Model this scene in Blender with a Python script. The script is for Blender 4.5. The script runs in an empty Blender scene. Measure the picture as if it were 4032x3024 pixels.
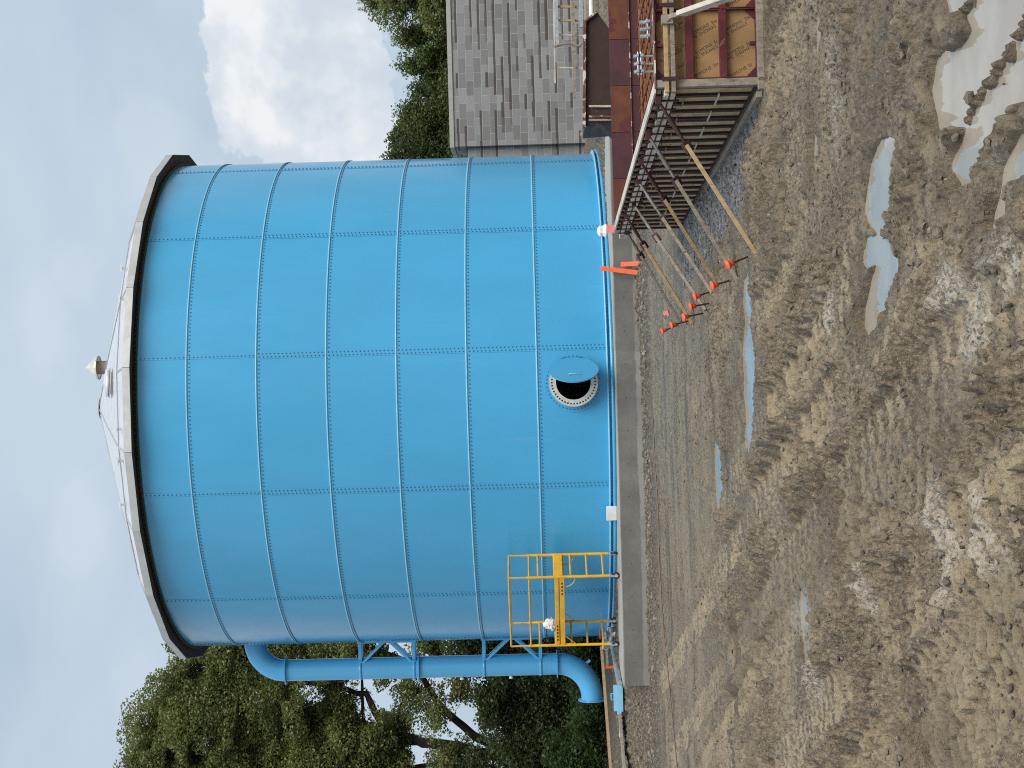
import bpy, bmesh, math, random
import numpy as np
from mathutils import Vector, Matrix, Euler
R = math.radians
random.seed(7)
rng = np.random.default_rng(11)
scene = bpy.context.scene
COL = scene.collection

# ------------------------------------------------------------------ camera
FPX, PITCH, ROLL, EYE = 6056.0, R(0.95), R(1.576), 1.96
CP, SP, CR, SR = math.cos(PITCH), math.sin(PITCH), math.cos(ROLL), math.sin(ROLL)

def ray(px, py):
    u, v = 1512.0 - py, px - 2016.0
    X, Yd = u*CR - v*SR, u*SR + v*CR
    return Vector((X, FPX*CP + Yd*SP, -Yd*CP + FPX*SP))
def atz(px, py, z=0.0):
    d = ray(px, py); t = (z-EYE)/d.z
    return Vector((0, 0, EYE)) + d*t
def aty(px, py, y):
    d = ray(px, py); return Vector((0, 0, EYE)) + d*(y/d.y)
def atplane(px, py, p, n):
    d = ray(px, py); o = Vector((0, 0, EYE))
    return o + d*((p-o).dot(n)/d.dot(n))

cam = bpy.data.cameras.new('camera'); cam.sensor_width = 36; cam.sensor_fit = 'HORIZONTAL'
cam.lens = FPX/4032*36; cam.clip_end = 5000; cam.clip_start = 0.1
co = bpy.data.objects.new('camera', cam); COL.objects.link(co)
cx = Vector((-SR, CR*SP, -CR*CP)); cy = Vector((CR, SR*SP, -SR*CP)); cz = -Vector((0, CP, SP))
m = Matrix((cx, cy, cz)).transposed().to_4x4(); m.translation = (0, 0, EYE)
co.matrix_world = m
scene.camera = co
scene.view_settings.view_transform = 'Standard'; scene.view_settings.look = 'None'
scene.view_settings.exposure = 0.5; scene.view_settings.gamma = 1
scene.render.resolution_x, scene.render.resolution_y = 1024, 768
scene.cycles.max_bounces = 6; scene.cycles.filter_width = 1.05; scene.cycles.use_denoising = False

# ------------------------------------------------------------------ node helpers
class NT:
    def __init__(s, tree): s.t = tree; s.n = tree.nodes; s.l = tree.links
    def new(s, typ, **kw):
        n = s.n.new(typ)
        for k, v in kw.items(): setattr(n, k, v)
        return n
    def put(s, sock, v):
        if hasattr(v, 'is_output') or isinstance(v, bpy.types.NodeSocket): s.l.new(v, sock)
        else:
            if isinstance(v, (tuple, list)) and len(v) == 3 and sock.type == 'RGBA': v = (*v, 1)
            sock.default_value = v
    def math(s, op, a, b=0.0, c=None):
        n = s.new('ShaderNodeMath', operation=op); s.put(n.inputs[0], a); s.put(n.inputs[1], b)
        if c is not None: s.put(n.inputs[2], c)
        return n.outputs[0]
    def mix(s, f, a, b, blend='MIX'):
        n = s.new('ShaderNodeMix', data_type='RGBA', blend_type=blend)
        s.put(n.inputs[0], f); s.put(n.inputs[6], a); s.put(n.inputs[7], b); return n.outputs[2]
    def noise(s, vec, scale, detail=4, rough=.55, dist=0.0, out=0):
        n = s.new('ShaderNodeTexNoise'); s.put(n.inputs['Vector'], vec); n.inputs['Scale'].default_value = scale
        n.inputs['Detail'].default_value = detail; n.inputs['Roughness'].default_value = rough; n.inputs['Distortion'].default_value = dist
        return n.outputs[out]
    def ramp(s, f, a, b, lo=0.0, hi=1.0):
        n = s.new('ShaderNodeMapRange'); n.interpolation_type = 'SMOOTHSTEP'; s.put(n.inputs[0], f)
        s.put(n.inputs[1], a); s.put(n.inputs[2], b); s.put(n.inputs[3], lo); s.put(n.inputs[4], hi); return n.outputs[0]
    def scalev(s, vec, sc):
        n = s.new('ShaderNodeMapping'); s.put(n.inputs[0], vec); n.inputs['Scale'].default_value = sc; return n.outputs[0]
    def bump(s, h, strength, dist):
        n = s.new('ShaderNodeBump'); s.put(n.inputs['Height'], h); n.inputs['Strength'].default_value = strength
        n.inputs['Distance'].default_value = dist; return n.outputs[0]

def newmat(name):
    m = bpy.data.materials.new(name); m.use_nodes = True
    t = NT(m.node_tree); b = m.node_tree.nodes['Principled BSDF']
    return m, t, b, t.new('ShaderNodeTexCoord').outputs['Object']

def simple(name, c1, c2=None, scale=6.0, rough=.6, metal=0.0, bump=0.0, bscale=40.0, stretch=None, coat=0.0, lo=.35, hi=.65, rvar=.1, c3=None, s3=2.0, th3=.6):
    m, t, b, oc = newmat(name)
    v = t.scalev(oc, stretch) if stretch else oc
    c2 = c2 or tuple(x*.75 for x in c1)
    n = t.noise(v, scale, 6, .6)
    c = t.mix(t.ramp(n, lo, hi), c1, c2)
    if c3: c = t.mix(t.ramp(t.noise(v, s3, 6, .65), th3, th3+.06), c, c3)
    t.put(b.inputs['Base Color'], c)
    t.put(b.inputs['Roughness'], t.ramp(t.noise(v, scale*2.3, 4), .3, .7, max(.02, rough-rvar), min(1, rough+rvar)))
    b.inputs['Metallic'].default_value = metal; b.inputs['Coat Weight'].default_value = coat
    if bump: t.put(b.inputs['Normal'], t.bump(t.noise(v, bscale, 5, .65), bump, .02))
    return m

M = {}
M['blue'] = None
def tank_paint(name, col, rough):
    m, t, b, oc = newmat(name)
    n = t.noise(t.scalev(oc, (1, 1, .35)), 1.3, 5, .55)
    c = t.mix(t.ramp(n, .3, .7), col, tuple(x*.93 for x in col))
    if 'tank' in name:
        s3 = t.new('ShaderNodeSeparateXYZ'); t.put(s3.inputs[0], oc)
        pa = t.math('FLOOR', t.math('DIVIDE', t.math('ADD', t.math('ARCTAN2', t.math('SUBTRACT', s3.outputs[0], -.286), t.math('SUBTRACT', 34.0, s3.outputs[1])), .315), .4935))
        pz = t.math('FLOOR', t.math('DIVIDE', t.math('SUBTRACT', s3.outputs[2], .644), 1.317))
        cv = t.new('ShaderNodeCombineXYZ'); t.put(cv.inputs[0], pa); t.put(cv.inputs[1], pz)
        wn = t.new('ShaderNodeTexWhiteNoise', noise_dimensions='2D'); t.put(wn.inputs['Vector'], cv.outputs[0])
        c = t.mix(t.math('MULTIPLY', wn.outputs[0], .16), c, tuple(x*.72 for x in col))
    streak = t.ramp(t.noise(t.scalev(oc, (9, 9, .5)), 1.5, 4, .6), .62, .85)
    c = t.mix(t.math('MULTIPLY', streak, .13), c, (.45, .52, .56))
    t.put(b.inputs['Base Color'], c)
    t.put(b.inputs['Roughness'], t.ramp(t.noise(oc, 2.0, 4), .3, .7, rough-.03, rough+.06))
    b.inputs['Coat Weight'].default_value = .25; b.inputs['Coat Roughness'].default_value = .14
    h = t.math('ADD', t.math('MULTIPLY', t.noise(oc, 1.6, 2, .5), 1.0), t.math('MULTIPLY', t.noise(oc, 60, 2, .5), .02))
    t.put(b.inputs['Normal'], t.bump(h, .07, .03))
    return m
M['blue'] = tank_paint('tank_blue', (.056, .365, .645), .24)
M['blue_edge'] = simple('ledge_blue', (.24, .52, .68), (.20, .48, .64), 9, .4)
M['bolt'] = simple('bolt_shaded_blue', (.02, .10, .20), (.03, .15, .28), 30, .5)  # shadow at the bolt heads painted in as a darker blue
M['pipe_blue'] = tank_paint('pipe_blue', (.095, .43, .74), .30)
M['alu'] = simple('aluminium_roof', (.70, .715, .73), (.62, .635, .65), 2.5, .34, metal=.35, bump=.06, bscale=4)
M['batten'] = simple('grey_batten', (.50, .51, .52), (.40, .41, .42), 4, .5, metal=.3)
M['alu_trim'] = simple('aluminium_trim', (.58, .58, .56), (.50, .50, .48), 3, .5, metal=.35, bump=.1, bscale=8)
M['vent_metal'] = simple('vent_metal', (.80, .77, .68), (.70, .66, .57), 5, .35, metal=.5)
M['vent_neck'] = simple('vent_neck', (.27, .20, .15), (.20, .15, .11), 8, .6)
M['soffit'] = simple('soffit_shaded', (.045, .055, .06), (.07, .05, .035), 2, .8)  # shade under the eave painted into soffit and top angle
M['gasket'] = simple('white_flange', (.52, .54, .51), (.42, .44, .42), 14, .6)
M['dark'] = simple('dark_interior', (.01, .01, .012), (.015, .015, .015), 3, .9)
M['black'] = simple('black_rubber', (.012, .012, .014), (.03, .03, .03), 8, .6)
M['yellow'] = simple('scaffold_yellow', (.78, .43, .02), (.66, .34, .02), 5, .45, c3=(.30, .14, .04), s3=9, th3=.66)
M['yellow_pale'] = simple('faded_yellow_tube', (.60, .40, .10), (.50, .33, .10), 7, .5, c3=(.25, .17, .08), s3=8, th3=.64)
M['steel_grey'] = simple('galvanised', (.50, .53, .55), (.36, .39, .41), 12, .42, metal=.5)
M['dull_steel'] = simple('dull_steel', (.24, .23, .21), (.15, .13, .11), 14, .6, metal=.3)
M['white'] = simple('white_plastic', (.75, .76, .75), (.66, .67, .66), 8, .5)
M['orange'] = simple('orange_paint', (.80, .13, .025), (.68, .10, .03), 12, .6, c3=(.45, .14, .06), s3=10, th3=.62)
M['cap'] = simple('orange_plastic', (.84, .13, .045), (.75, .10, .04), 12, .45)
M['pink'] = simple('pink_tape', (.80, .25, .25), (.7, .2, .2), 12, .6)
M['wood_new'] = simple('pale_timber', (.46, .33, .18), (.36, .25, .13), 4, .75, stretch=(6, 6, 1), bump=.3, bscale=30, c3=(.20, .13, .08), s3=2, th3=.63)
M['wood_grey'] = simple('weathered_timber', (.33, .28, .22), (.22, .18, .14), 5, .85, stretch=(5, 5, 2), bump=.4, bscale=30, c3=(.12, .09, .07), s3=3, th3=.6)
M['wood_light'] = simple('bleached_timber', (.60, .54, .45), (.48, .42, .34), 5, .8, bump=.3, bscale=30, c3=(.30, .22, .16), s3=5, th3=.6)
M['ply'] = simple('form_plywood', (.36, .205, .082), (.29, .165, .07), 3.5, .72, bump=.12, bscale=40, c3=(.17, .11, .055), s3=5, th3=.62)
M['ply_pale'] = simple('plywood_back_pale', (.52, .39, .22), (.38, .28, .155), 5, .8, c3=(.15, .11, .07), s3=6, th3=.62)
M['maroon'] = simple('maroon_steel', (.115, .012, .018), (.075, .012, .012), 9, .55, c3=(.16, .085, .075), s3=14, th3=.6)
M['maroon_dark'] = simple('dark_maroon_steel', (.045, .010, .010), (.028, .009, .008), 9, .65, c3=(.10, .05, .035), s3=12, th3=.64)
M['print'] = simple('dark_print', (.035, .028, .018), (.09, .065, .035), 18, .8)
M['rust_orange'] = simple('rusty_form_face', (.150, .050, .020), (.105, .030, .018), 4, .75, c3=(.10, .02, .022), s3=3, th3=.56)
M['rust_purple'] = simple('oiled_form_face', (.085, .024, .030), (.060, .018, .022), 4, .6, c3=(.12, .035, .03), s3=5, th3=.6)
M['rust_bar'] = simple('rusty_rebar', (.26, .10, .035), (.15, .055, .025), 14, .85, bump=.3, bscale=80)
M['rust_wood'] = simple('stained_board', (.19, .085, .035), (.10, .04, .02), 5, .8, stretch=(1, 9, 4), bump=.3, bscale=20, c3=(.30, .15, .06), s3=4, th3=.58)
M['brown_steel'] = simple('dark_brown_steel', (.045, .018, .010), (.030, .013, .009), 5, .6, c3=(.13, .085, .05), s3=4.5, th3=.68)
M['chipped'] = simple('chipped_rim', (.16, .07, .05), (.10, .045, .035), 8, .7, c3=(.62, .55, .48), s3=9, th3=.53)
M['cream'] = simple('cream_paint', (.55, .50, .38), (.40, .36, .27), 9, .7, c3=(.12, .07, .05), s3=10, th3=.6)
M['hose_pink'] = simple('faded_hose', (.20, .13, .10), (.15, .10, .08), 6, .6)
M['soil_stone'] = simple('stones', (.14, .115, .085), (.29, .25, .19), 5, .85, bump=.5, bscale=60)
M['clod'] = simple('mud_clod', (.125, .098, .070), (.20, .165, .122), 6, .78, bump=.5, bscale=70)
M['gravel'] = simple('blue_grey_gravel', (.10, .105, .11), (.22, .22, .22), 9, .8, bump=.5, bscale=60)
M['bark'] = simple('bark', (.035, .026, .020), (.02, .016, .013), 5, .9, bump=.6, bscale=14)

def leafmat(name, c1, c2, c3):
    m, t, b, oc = newmat(name)
    n = t.noise(oc, .9, 3, .5); n2 = t.noise(oc, 14, 2, .5)
    c = t.mix(t.ramp(n, .40, .60), c1, c2); c = t.mix(t.ramp(n2, .5, .72), c, c3)
    t.put(b.inputs['Base Color'], c); b.inputs['Roughness'].default_value = .5
    tr = t.new('ShaderNodeBsdfTranslucent'); t.put(tr.inputs[0], t.mix(.35, c, (.14, .20, .03)))
    mx = t.new('ShaderNodeMixShader'); mx.inputs[0].default_value = .40
    t.l.new(b.outputs[0], mx.inputs[1]); t.l.new(tr.outputs[0], mx.inputs[2])
    t.l.new(mx.outputs[0], t.n['Material Output'].inputs[0])
    return m
M['leaf_olive'] = leafmat('leaf_olive', (.215, .240, .075), (.140, .180, .055), (.31, .29, .14))
M['leaf_dark'] = leafmat('leaf_dark', (.050, .080, .030), (.070, .100, .036), (.12, .135, .05))
M['leaf_green'] = leafmat('leaf_green', (.085, .135, .042), (.120, .160, .052), (.19, .20, .075))
M['leaf_fresh'] = leafmat('leaf_fresh', (.042, .088, .022), (.06, .105, .024), (.10, .13, .035))

# concrete
m, t, b, oc = newmat('concrete'); M['concrete'] = m
n1 = t.noise(oc, 1.6, 6, .6); n2 = t.noise(oc, 22, 5, .6); sx = t.new('ShaderNodeSeparateXYZ'); t.put(sx.inputs[0], oc)
c = t.mix(t.ramp(n1, .32, .68), (.135, .131, .118), (.195, .189, .172))
c = t.mix(t.math('MULTIPLY', t.ramp(n2, .45, .7), .4), c, (.12, .11, .095))
n3 = t.noise(t.scalev(oc, (1.4, 1.4, .2)), 1.2, 5, .7)
edge = t.math('ADD', .085, t.math('MULTIPLY', n3, .13))
lait = t.ramp(t.math('SUBTRACT', edge, sx.outputs[2]), -.012, .012)
c = t.mix(t.math('MULTIPLY', lait, .8), c, (.30, .295, .27))
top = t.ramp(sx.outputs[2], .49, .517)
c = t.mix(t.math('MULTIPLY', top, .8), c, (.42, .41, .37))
vst = t.ramp(t.noise(t.scalev(oc, (5, 5, .25)), 1.0, 3, .5), .5, .75)
c = t.mix(t.math('MULTIPLY', vst, .35), c, (.12, .115, .10))
fx_ = t.math('FRACT', t.math('DIVIDE', sx.outputs[0], 1.22)); jn = t.ramp(t.math('ABSOLUTE', t.math('SUBTRACT', fx_, .5)), .490, .497)
front = t.ramp(sx.outputs[1], 28.36, 28.40, 1, 0)
wnx = t.new('ShaderNodeTexWhiteNoise', noise_dimensions='1D'); t.put(wnx.inputs['W'], t.math('FLOOR', t.math('ADD', t.math('DIVIDE', sx.outputs[0], .62), t.math('MULTIPLY', t.noise(t.scalev(oc, (1, 1, .4)), 1.1, 3), 2.2))))
c = t.mix(t.math('MULTIPLY', t.math('MULTIPLY', wnx.outputs[0], front), .42), c, (.115, .110, .098))
dv = t.math('ABSOLUTE', t.math('SUBTRACT', t.math('FRACT', t.math('DIVIDE', sx.outputs[0], .61)), .5)); dz_ = t.math('ABSOLUTE', t.math('SUBTRACT', sx.outputs[2], .33))
hole = t.ramp(t.math('ADD', t.math('MULTIPLY', dv, .61), dz_), .012, .020, 1, 0)
c = t.mix(t.math('MULTIPLY', t.math('MULTIPLY', hole, front), .8), c, (.05, .045, .04))
spl = t.ramp(t.math('SUBTRACT', t.math('MULTIPLY', t.noise(oc, 9, 5, .7), .16), t.math('ADD', sx.outputs[2], .012)), 0, .03)
c = t.mix(t.math('MULTIPLY', t.math('MULTIPLY', spl, front), .6), c, (.17, .13, .085))
t.put(b.inputs['Base Color'], c); b.inputs['Roughness'].default_value = .85
t.put(b.inputs['Normal'], t.bump(n2, .35, .01))

# block masonry
m, t, b, oc = newmat('block_masonry'); M['cmu'] = m
sx = t.new('ShaderNodeSeparateXYZ'); t.put(sx.inputs[0], oc)
xx = t.math('ADD', sx.outputs[0], sx.outputs[1])
cb = t.new('ShaderNodeCombineXYZ'); t.put(cb.inputs[0], xx); t.put(cb.inputs[1], sx.outputs[2])
jit = t.new('ShaderNodeVectorMath', operation='ADD'); t.put(jit.inputs[0], cb.outputs[0])
nz = t.new('ShaderNodeVectorMath', operation='SCALE'); t.put(nz.inputs[0], t.noise(cb.outputs[0], 7, 2, .5, out=1)); nz.inputs['Scale'].default_value = .012
t.put(jit.inputs[1], nz.outputs[0])
br = t.new('ShaderNodeTexBrick'); t.put(br.inputs['Vector'], jit.outputs[0]); br.inputs['Scale'].default_value = 1
br.inputs['Brick Width'].default_value = .406; br.inputs['Row Height'].default_value = .203; br.inputs['Mortar Size'].default_value = .007
br.inputs['Mortar Smooth'].default_value = .3; br.inputs['Bias'].default_value = -.1
t.put(br.inputs['Color1'], (.185, .182, .176)); t.put(br.inputs['Color2'], (.315, .315, .31)); t.put(br.inputs['Mortar'], (.40, .40, .39))
row = t.math('FLOOR', t.math('DIVIDE', sx.outputs[2], .203)); fr = t.math('FRACT', t.math('DIVIDE', sx.outputs[2], .203))
blk = t.math('FLOOR', t.math('ADD', t.math('DIVIDE', xx, .406), t.math('MULTIPLY', t.math('MODULO', row, 2.0), .5)))
cb2 = t.new('ShaderNodeCombineXYZ'); t.put(cb2.inputs[0], t.math('MULTIPLY', blk, .13)); t.put(cb2.inputs[1], t.math('MULTIPLY', row, 3.71))
sn = t.noise(cb2.outputs[0], 1.7, 2, .6)
topm = t.math('ADD', .10, t.math('MULTIPLY', t.noise(cb2.outputs[0], 9.3, 0), .35))
stain = t.math('MULTIPLY', t.ramp(sn, .49, .52), t.ramp(fr, topm, t.math('ADD', topm, .08), 1.0, 0.0))
c = t.mix(t.math('MULTIPLY', t.ramp(t.noise(oc, 25, 4, .6), .4, .7), .35), br.outputs[0], (.16, .155, .15))
c = t.mix(t.math('MULTIPLY', stain, .85), c, (.060, .042, .034))
t.put(b.inputs['Base Color'], c); b.inputs['Roughness'].default_value = .92
t.put(b.inputs['Normal'], t.bump(t.math('ADD', t.math('MULTIPLY', br.outputs[1], -1.0), t.math('MULTIPLY', t.noise(oc, 60, 3), .3)), .5, .01))

# water
m, t, b, oc = newmat('muddy_water'); M['water'] = m
t.put(b.inputs['Base Color'], t.mix(t.ramp(t.noise(oc, 3, 3), .4, .6), (.33, .285, .225), (.38, .335, .27)))
b.inputs['Roughness'].default_value = .03; b.inputs['IOR'].default_value = 1.45; b.inputs['Specular IOR Level'].default_value = .75
t.put(b.inputs['Normal'], t.bump(t.noise(t.scalev(oc, (1, .3, 1)), 30, 3), .06, .01))

# ------------------------------------------------------------------ mesh builder
class MB:
    def __init__(s): s.v = []; s.f = []; s.mi = []; s.cur = 0; s.sm = []; s.smooth = False
    def add(s, vs, fs):
        o = len(s.v); s.v += [tuple(p) for p in vs]
        for f in fs: s.f.append(tuple(i+o for i in f)); s.mi.append(s.cur); s.sm.append(s.smooth)
    def hexa(s, pts):
        s.add(pts, [(0, 3, 2, 1), (4, 5, 6, 7), (0, 1, 5, 4), (1, 2, 6, 5), (2, 3, 7, 6), (3, 0, 4, 7)])
    def box(s, x0, x1, y0, y1, z0, z1):
        s.hexa([(x0, y0, z0), (x1, y0, z0), (x1, y1, z0), (x0, y1, z0), (x0, y0, z1), (x1, y0, z1), (x1, y1, z1), (x0, y1, z1)])
    def frame(s, p0, p1, up=None):
        d = (Vector(p1)-Vector(p0)).normalized(); up = Vector(up or (0, 0, 1))
        if abs(d.dot(up)) > .98: up = Vector((1, 0, 0)) if abs(d.x) < .9 else Vector((0, 1, 0))
        a = d.cross(up).normalized(); return d, a, a.cross(d).normalized()
    def bar(s, p0, p1, w, h, up=None):
        p0, p1 = Vector(p0), Vector(p1); d, a, b = s.frame(p0, p1, up)
        q = lambda p, i, j: p + a*(w/2*i) + b*(h/2*j)
        s.hexa([q(p0, -1, -1), q(p0, 1, -1), q(p0, 1, 1), q(p0, -1, 1), q(p1, -1, -1), q(p1, 1, -1), q(p1, 1, 1), q(p1, -1, 1)])
    def tube(s, pts, r, n=10, caps=True, r1=None):
        pts = [Vector(p) for p in pts]; N = len(pts); vs = []; prev = None
        for i, p in enumerate(pts):
            d = (pts[min(i+1, N-1)]-pts[max(i-1, 0)]).normalized()
            if prev is None: _, a, b = s.frame((0, 0, 0), d); b = d.cross(a)
            else:
                a = (prev - d*prev.dot(d)).normalized(); b = d.cross(a)
            prev = a
            rr = r[i] if isinstance(r, (list, tuple)) else r
            for k in range(n):
                an = 2*math.pi*k/n; vs.append(p + a*(rr*math.cos(an)) + b*(rr*math.sin(an)))
        fs = [(i*n+k, i*n+(k+1) % n, (i+1)*n+(k+1) % n, (i+1)*n+k) for i in range(N-1) for k in range(n)]
        sm = s.smooth; s.smooth = True; s.add(vs, fs); s.smooth = False
        if caps:
            s.add(vs[:n], [tuple(range(n))[::-1]]); s.add(vs[-n:], [tuple(range(n))])
        s.smooth = sm
    def lathe(s, prof, c, ax=(0, 0, 1), n=48, close=False, a0=0, a1=2*math.pi, smooth=True):
        c = Vector(c); ax = Vector(ax).normalized(); _, a, b = s.frame((0, 0, 0), ax)
        full = abs(a1-a0-2*math.pi) < 1e-6; cnt = n if full else n+1; vs = []
        for k in range(cnt):
            an = a0+(a1-a0)*k/n; d = a*math.cos(an)+b*math.sin(an)
            for r, z in prof: vs.append(c + d*r + ax*z)
        P = len(prof); fs = []
        for k in range(n):
            k2 = (k+1) % cnt
            for i in range(P if close else P-1):
                j = (i+1) % P; fs.append((k*P+i, k2*P+i, k2*P+j, k*P+j))
        sm = s.smooth; s.smooth = smooth; s.add(vs, fs); s.smooth = sm
    def cyl(s, p0, p1, r, n=24):
        p0, p1 = Vector(p0), Vector(p1); s.tube([p0, p1], r, n)
    def prism(s, poly, ext):
        n = len(poly); e = Vector(ext); vs = [Vector(p) for p in poly]+[Vector(p)+e for p in poly]
        s.add(vs, [tuple(range(n))[::-1], tuple(range(n, 2*n))]+[(i, (i+1) % n, n+(i+1) % n, n+i) for i in range(n)])
    def build(s, name, mats, parent=None, bevel=0.0):
        me = bpy.data.meshes.new(name); me.from_pydata(s.v, [], s.f)
        for mm in (mats if isinstance(mats, (list, tuple)) else [mats]): me.materials.append(mm)
        me.polygons.foreach_set('material_index', s.mi); me.polygons.foreach_set('use_smooth', s.sm)
        bm = bmesh.new(); bm.from_mesh(me); bmesh.ops.recalc_face_normals(bm, faces=bm.faces); bm.to_mesh(me); bm.free()
        o = bpy.data.objects.new(name, me); COL.objects.link(o)
        if parent is not None: attach(o, parent)
        if bevel:
            bv = o.modifiers.new('bevel', 'BEVEL'); bv.width = bevel; bv.segments = 2; bv.limit_method = 'ANGLE'
        return o

def wmat(o):
    mm = o.matrix_basis.copy()
    return wmat(o.parent) @ o.matrix_parent_inverse @ mm if o.parent else mm
def attach(o, parent):
    o.parent = parent; o.matrix_parent_inverse = wmat(parent).inverted()
def tag(o, label=None, cat=None, group=None, kind=None):
    if label: o['label'] = label
    if cat: o['category'] = cat
    if group: o['group'] = group
    if kind: o['kind'] = kind
    return o
def thing(name, loc, label, cat, group=None):
    o = bpy.data.objects.new(name, None); o.location = loc; o.empty_display_size = .2; COL.objects.link(o)
    return tag(o, label, cat, group)
def kids(o): return [c for c in bpy.data.objects if c.parent == o]
def copy_tree(o, parent=None):
    c = o.copy(); COL.objects.link(c)
    if parent is not None: c.parent = parent
    for ch in kids(o):
        if ch is not c: copy_tree(ch, c)
    return c

# ------------------------------------------------------------------ world and sun
w = bpy.data.worlds.new('World'); scene.world = w; w.use_nodes = True
t = NT(w.node_tree); bg = t.n['Background']
SUN_EL, SUN_AZ = R(47), R(152)
sky = t.new('ShaderNodeTexSky', sky_type='NISHITA'); sky.sun_disc = False; sky.sun_elevation = SUN_EL; sky.sun_rotation = SUN_AZ
sky.air_density = 1.2; sky.dust_density = 2.0; sky.ozone_density = 1.0
tc = t.new('ShaderNodeTexCoord').outputs['Generated']
sx = t.new('ShaderNodeSeparateXYZ'); t.put(sx.inputs[0], tc)
nA = t.noise(t.scalev(tc, (1, 1, 2.2)), 2.6, 6, .58, .25)
nB = t.noise(t.scalev(tc, (1.0, 1.0, 3.0)), 5.0, 7, .6, .3)
veil = t.ramp(nA, .30, .62, .80, .98)
skyc = t.mix(1.0, sky.outputs[0], (.60, .70, .80), 'MULTIPLY')
c = t.mix(veil, skyc, t.mix(t.ramp(nB, .3, .7), (5.0, 6.1, 7.3), (5.5, 6.5, 7.55)))
# banks of cumulus: one to the right of the tank, others round the sky
bil = t.noise(tc, 19, 9, .60, .15); big = t.noise(tc, 6.5, 4, .5)
def lump(az, el, ra, re):
    a = t.math('DIVIDE', t.math('SUBTRACT', t.math('ARCTAN2', sx.outputs[0], sx.outputs[1]), az), ra)
    e = t.math('DIVIDE', t.math('SUBTRACT', sx.outputs[2], el), re)
    return t.math('SQRT', t.math('ADD', t.math('MULTIPLY', a, a), t.math('MULTIPLY', e, e)))
d = lump(.215, .150, .080, .046)
for args in [(.250, .170, .050, .036), (.19, .115, .09, .030), (.155, .118, .035, .030), (-.9, .25, .3, .12), (1.2, .3, .35, .16), (2.3, .25, .4, .15), (-2.2, .22, .5, .14), (3.0, .2, .3, .1)]:
    d = t.math('MINIMUM', d, lump(*args))
edge = t.math('SUBTRACT', t.math('ADD', 1.0, t.math('MULTIPLY', t.math('SUBTRACT', bil, .5), 1.5)), d)
cm = t.ramp(edge, -.01, .07)
soft = t.ramp(t.math('ADD', edge, t.math('MULTIPLY', t.math('SUBTRACT', big, .5), .8)), -.1, .75)
off = t.new('ShaderNodeVectorMath', operation='ADD'); t.put(off.inputs[0], tc); off.inputs[1].default_value = (-.012, 0, .010)
def puff(v): return t.math('ADD', t.noise(v, 8.5, 6, .52, .15), t.math('MULTIPLY', t.noise(v, 26, 4, .55, .1), .18))
emb = t.math('SUBTRACT', puff(tc), puff(off.outputs[0]))
cumul = t.mix(soft, (6.7, 7.3, 7.95), (7.5, 7.95, 8.3))
cumul = t.mix(t.ramp(emb, -.01, .08), cumul, (8.6, 8.85, 9.0))
cumul = t.mix(t.ramp(emb, -.10, .01, .65, 0), cumul, (5.5, 6.3, 7.25))
cumul = t.mix(t.ramp(big, .5, .68, 0, .7), cumul, (6.2, 6.9, 7.6))
c = t.mix(t.math('MULTIPLY', cm, .93), c, cumul)
d2 = lump(.150, .236, .048, .026)
for args in [(.115, .215, .05, .03), (.045, .305, .045, .022), (.08, .285, .03, .02), (-.09, .29, .05, .02), (-.2, .25, .05, .02)]: d2 = t.math('MINIMUM', d2, lump(*args))
e2 = t.math('SUBTRACT', t.math('ADD', 1.0, t.math('MULTIPLY', t.math('SUBTRACT', bil, .5), 1.6)), d2)
c = t.mix(t.math('MULTIPLY', t.ramp(e2, -.05, .55), .26), c, (6.9, 7.35, 8.0))
gnd = t.ramp(sx.outputs[2], -.02, .0)
c = t.mix(gnd, (1.6, 1.5, 1.3), c)
t.put(bg.inputs[0], c); bg.inputs[1].default_value = .074
sl = bpy.data.lights.new('sun', 'SUN'); sl.energy = 2.3; sl.angle = R(40); sl.color = (1.0, .955, .89)
so = bpy.data.objects.new('sun', sl); COL.objects.link(so)
sd = Vector((math.sin(SUN_AZ)*math.cos(SUN_EL), math.cos(SUN_AZ)*math.cos(SUN_EL), math.sin(SUN_EL)))
so.rotation_euler = (-sd).to_track_quat('-Z', 'Y').to_euler(); so.location = sd*60

# ------------------------------------------------------------------ storage tank
TX, TY, TR = -.286, 34.0, 5.263
ZB, ZT, SLAB = .576, 9.56, .525
RZ = [8.546, 7.229, 5.912, 4.594, 3.277, 1.960, .644]     # ring lines from the top
SEAMS = [68.3, 38.6, 10.4, -18.1, -46.7] + [-46.7-27.2*(k+1) for k in range(8)]
TC = Vector((TX, TY, 0))
def rad(a): return Vector((math.sin(R(a)), -math.cos(R(a)), 0))      # angle from the side that faces the camera
tank = thing('storage_tank', (TX, TY, ZB), 'tall round sky-blue bolted steel tank with a domed aluminium roof on the concrete base', 'tank')

MW = Vector((0, 0, 0)); mwd = atplane(2257, 1507, TC+rad(2)*TR, rad(2)); MZ = mwd.z
mwa = math.degrees(math.asin((mwd.x-TX)/TR)); mwn = rad(mwa); mwt = Vector((-mwn.y, mwn.x, 0))   # mwt points to picture right
mwc = TC+mwn*TR; mwc.z = MZ
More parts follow.
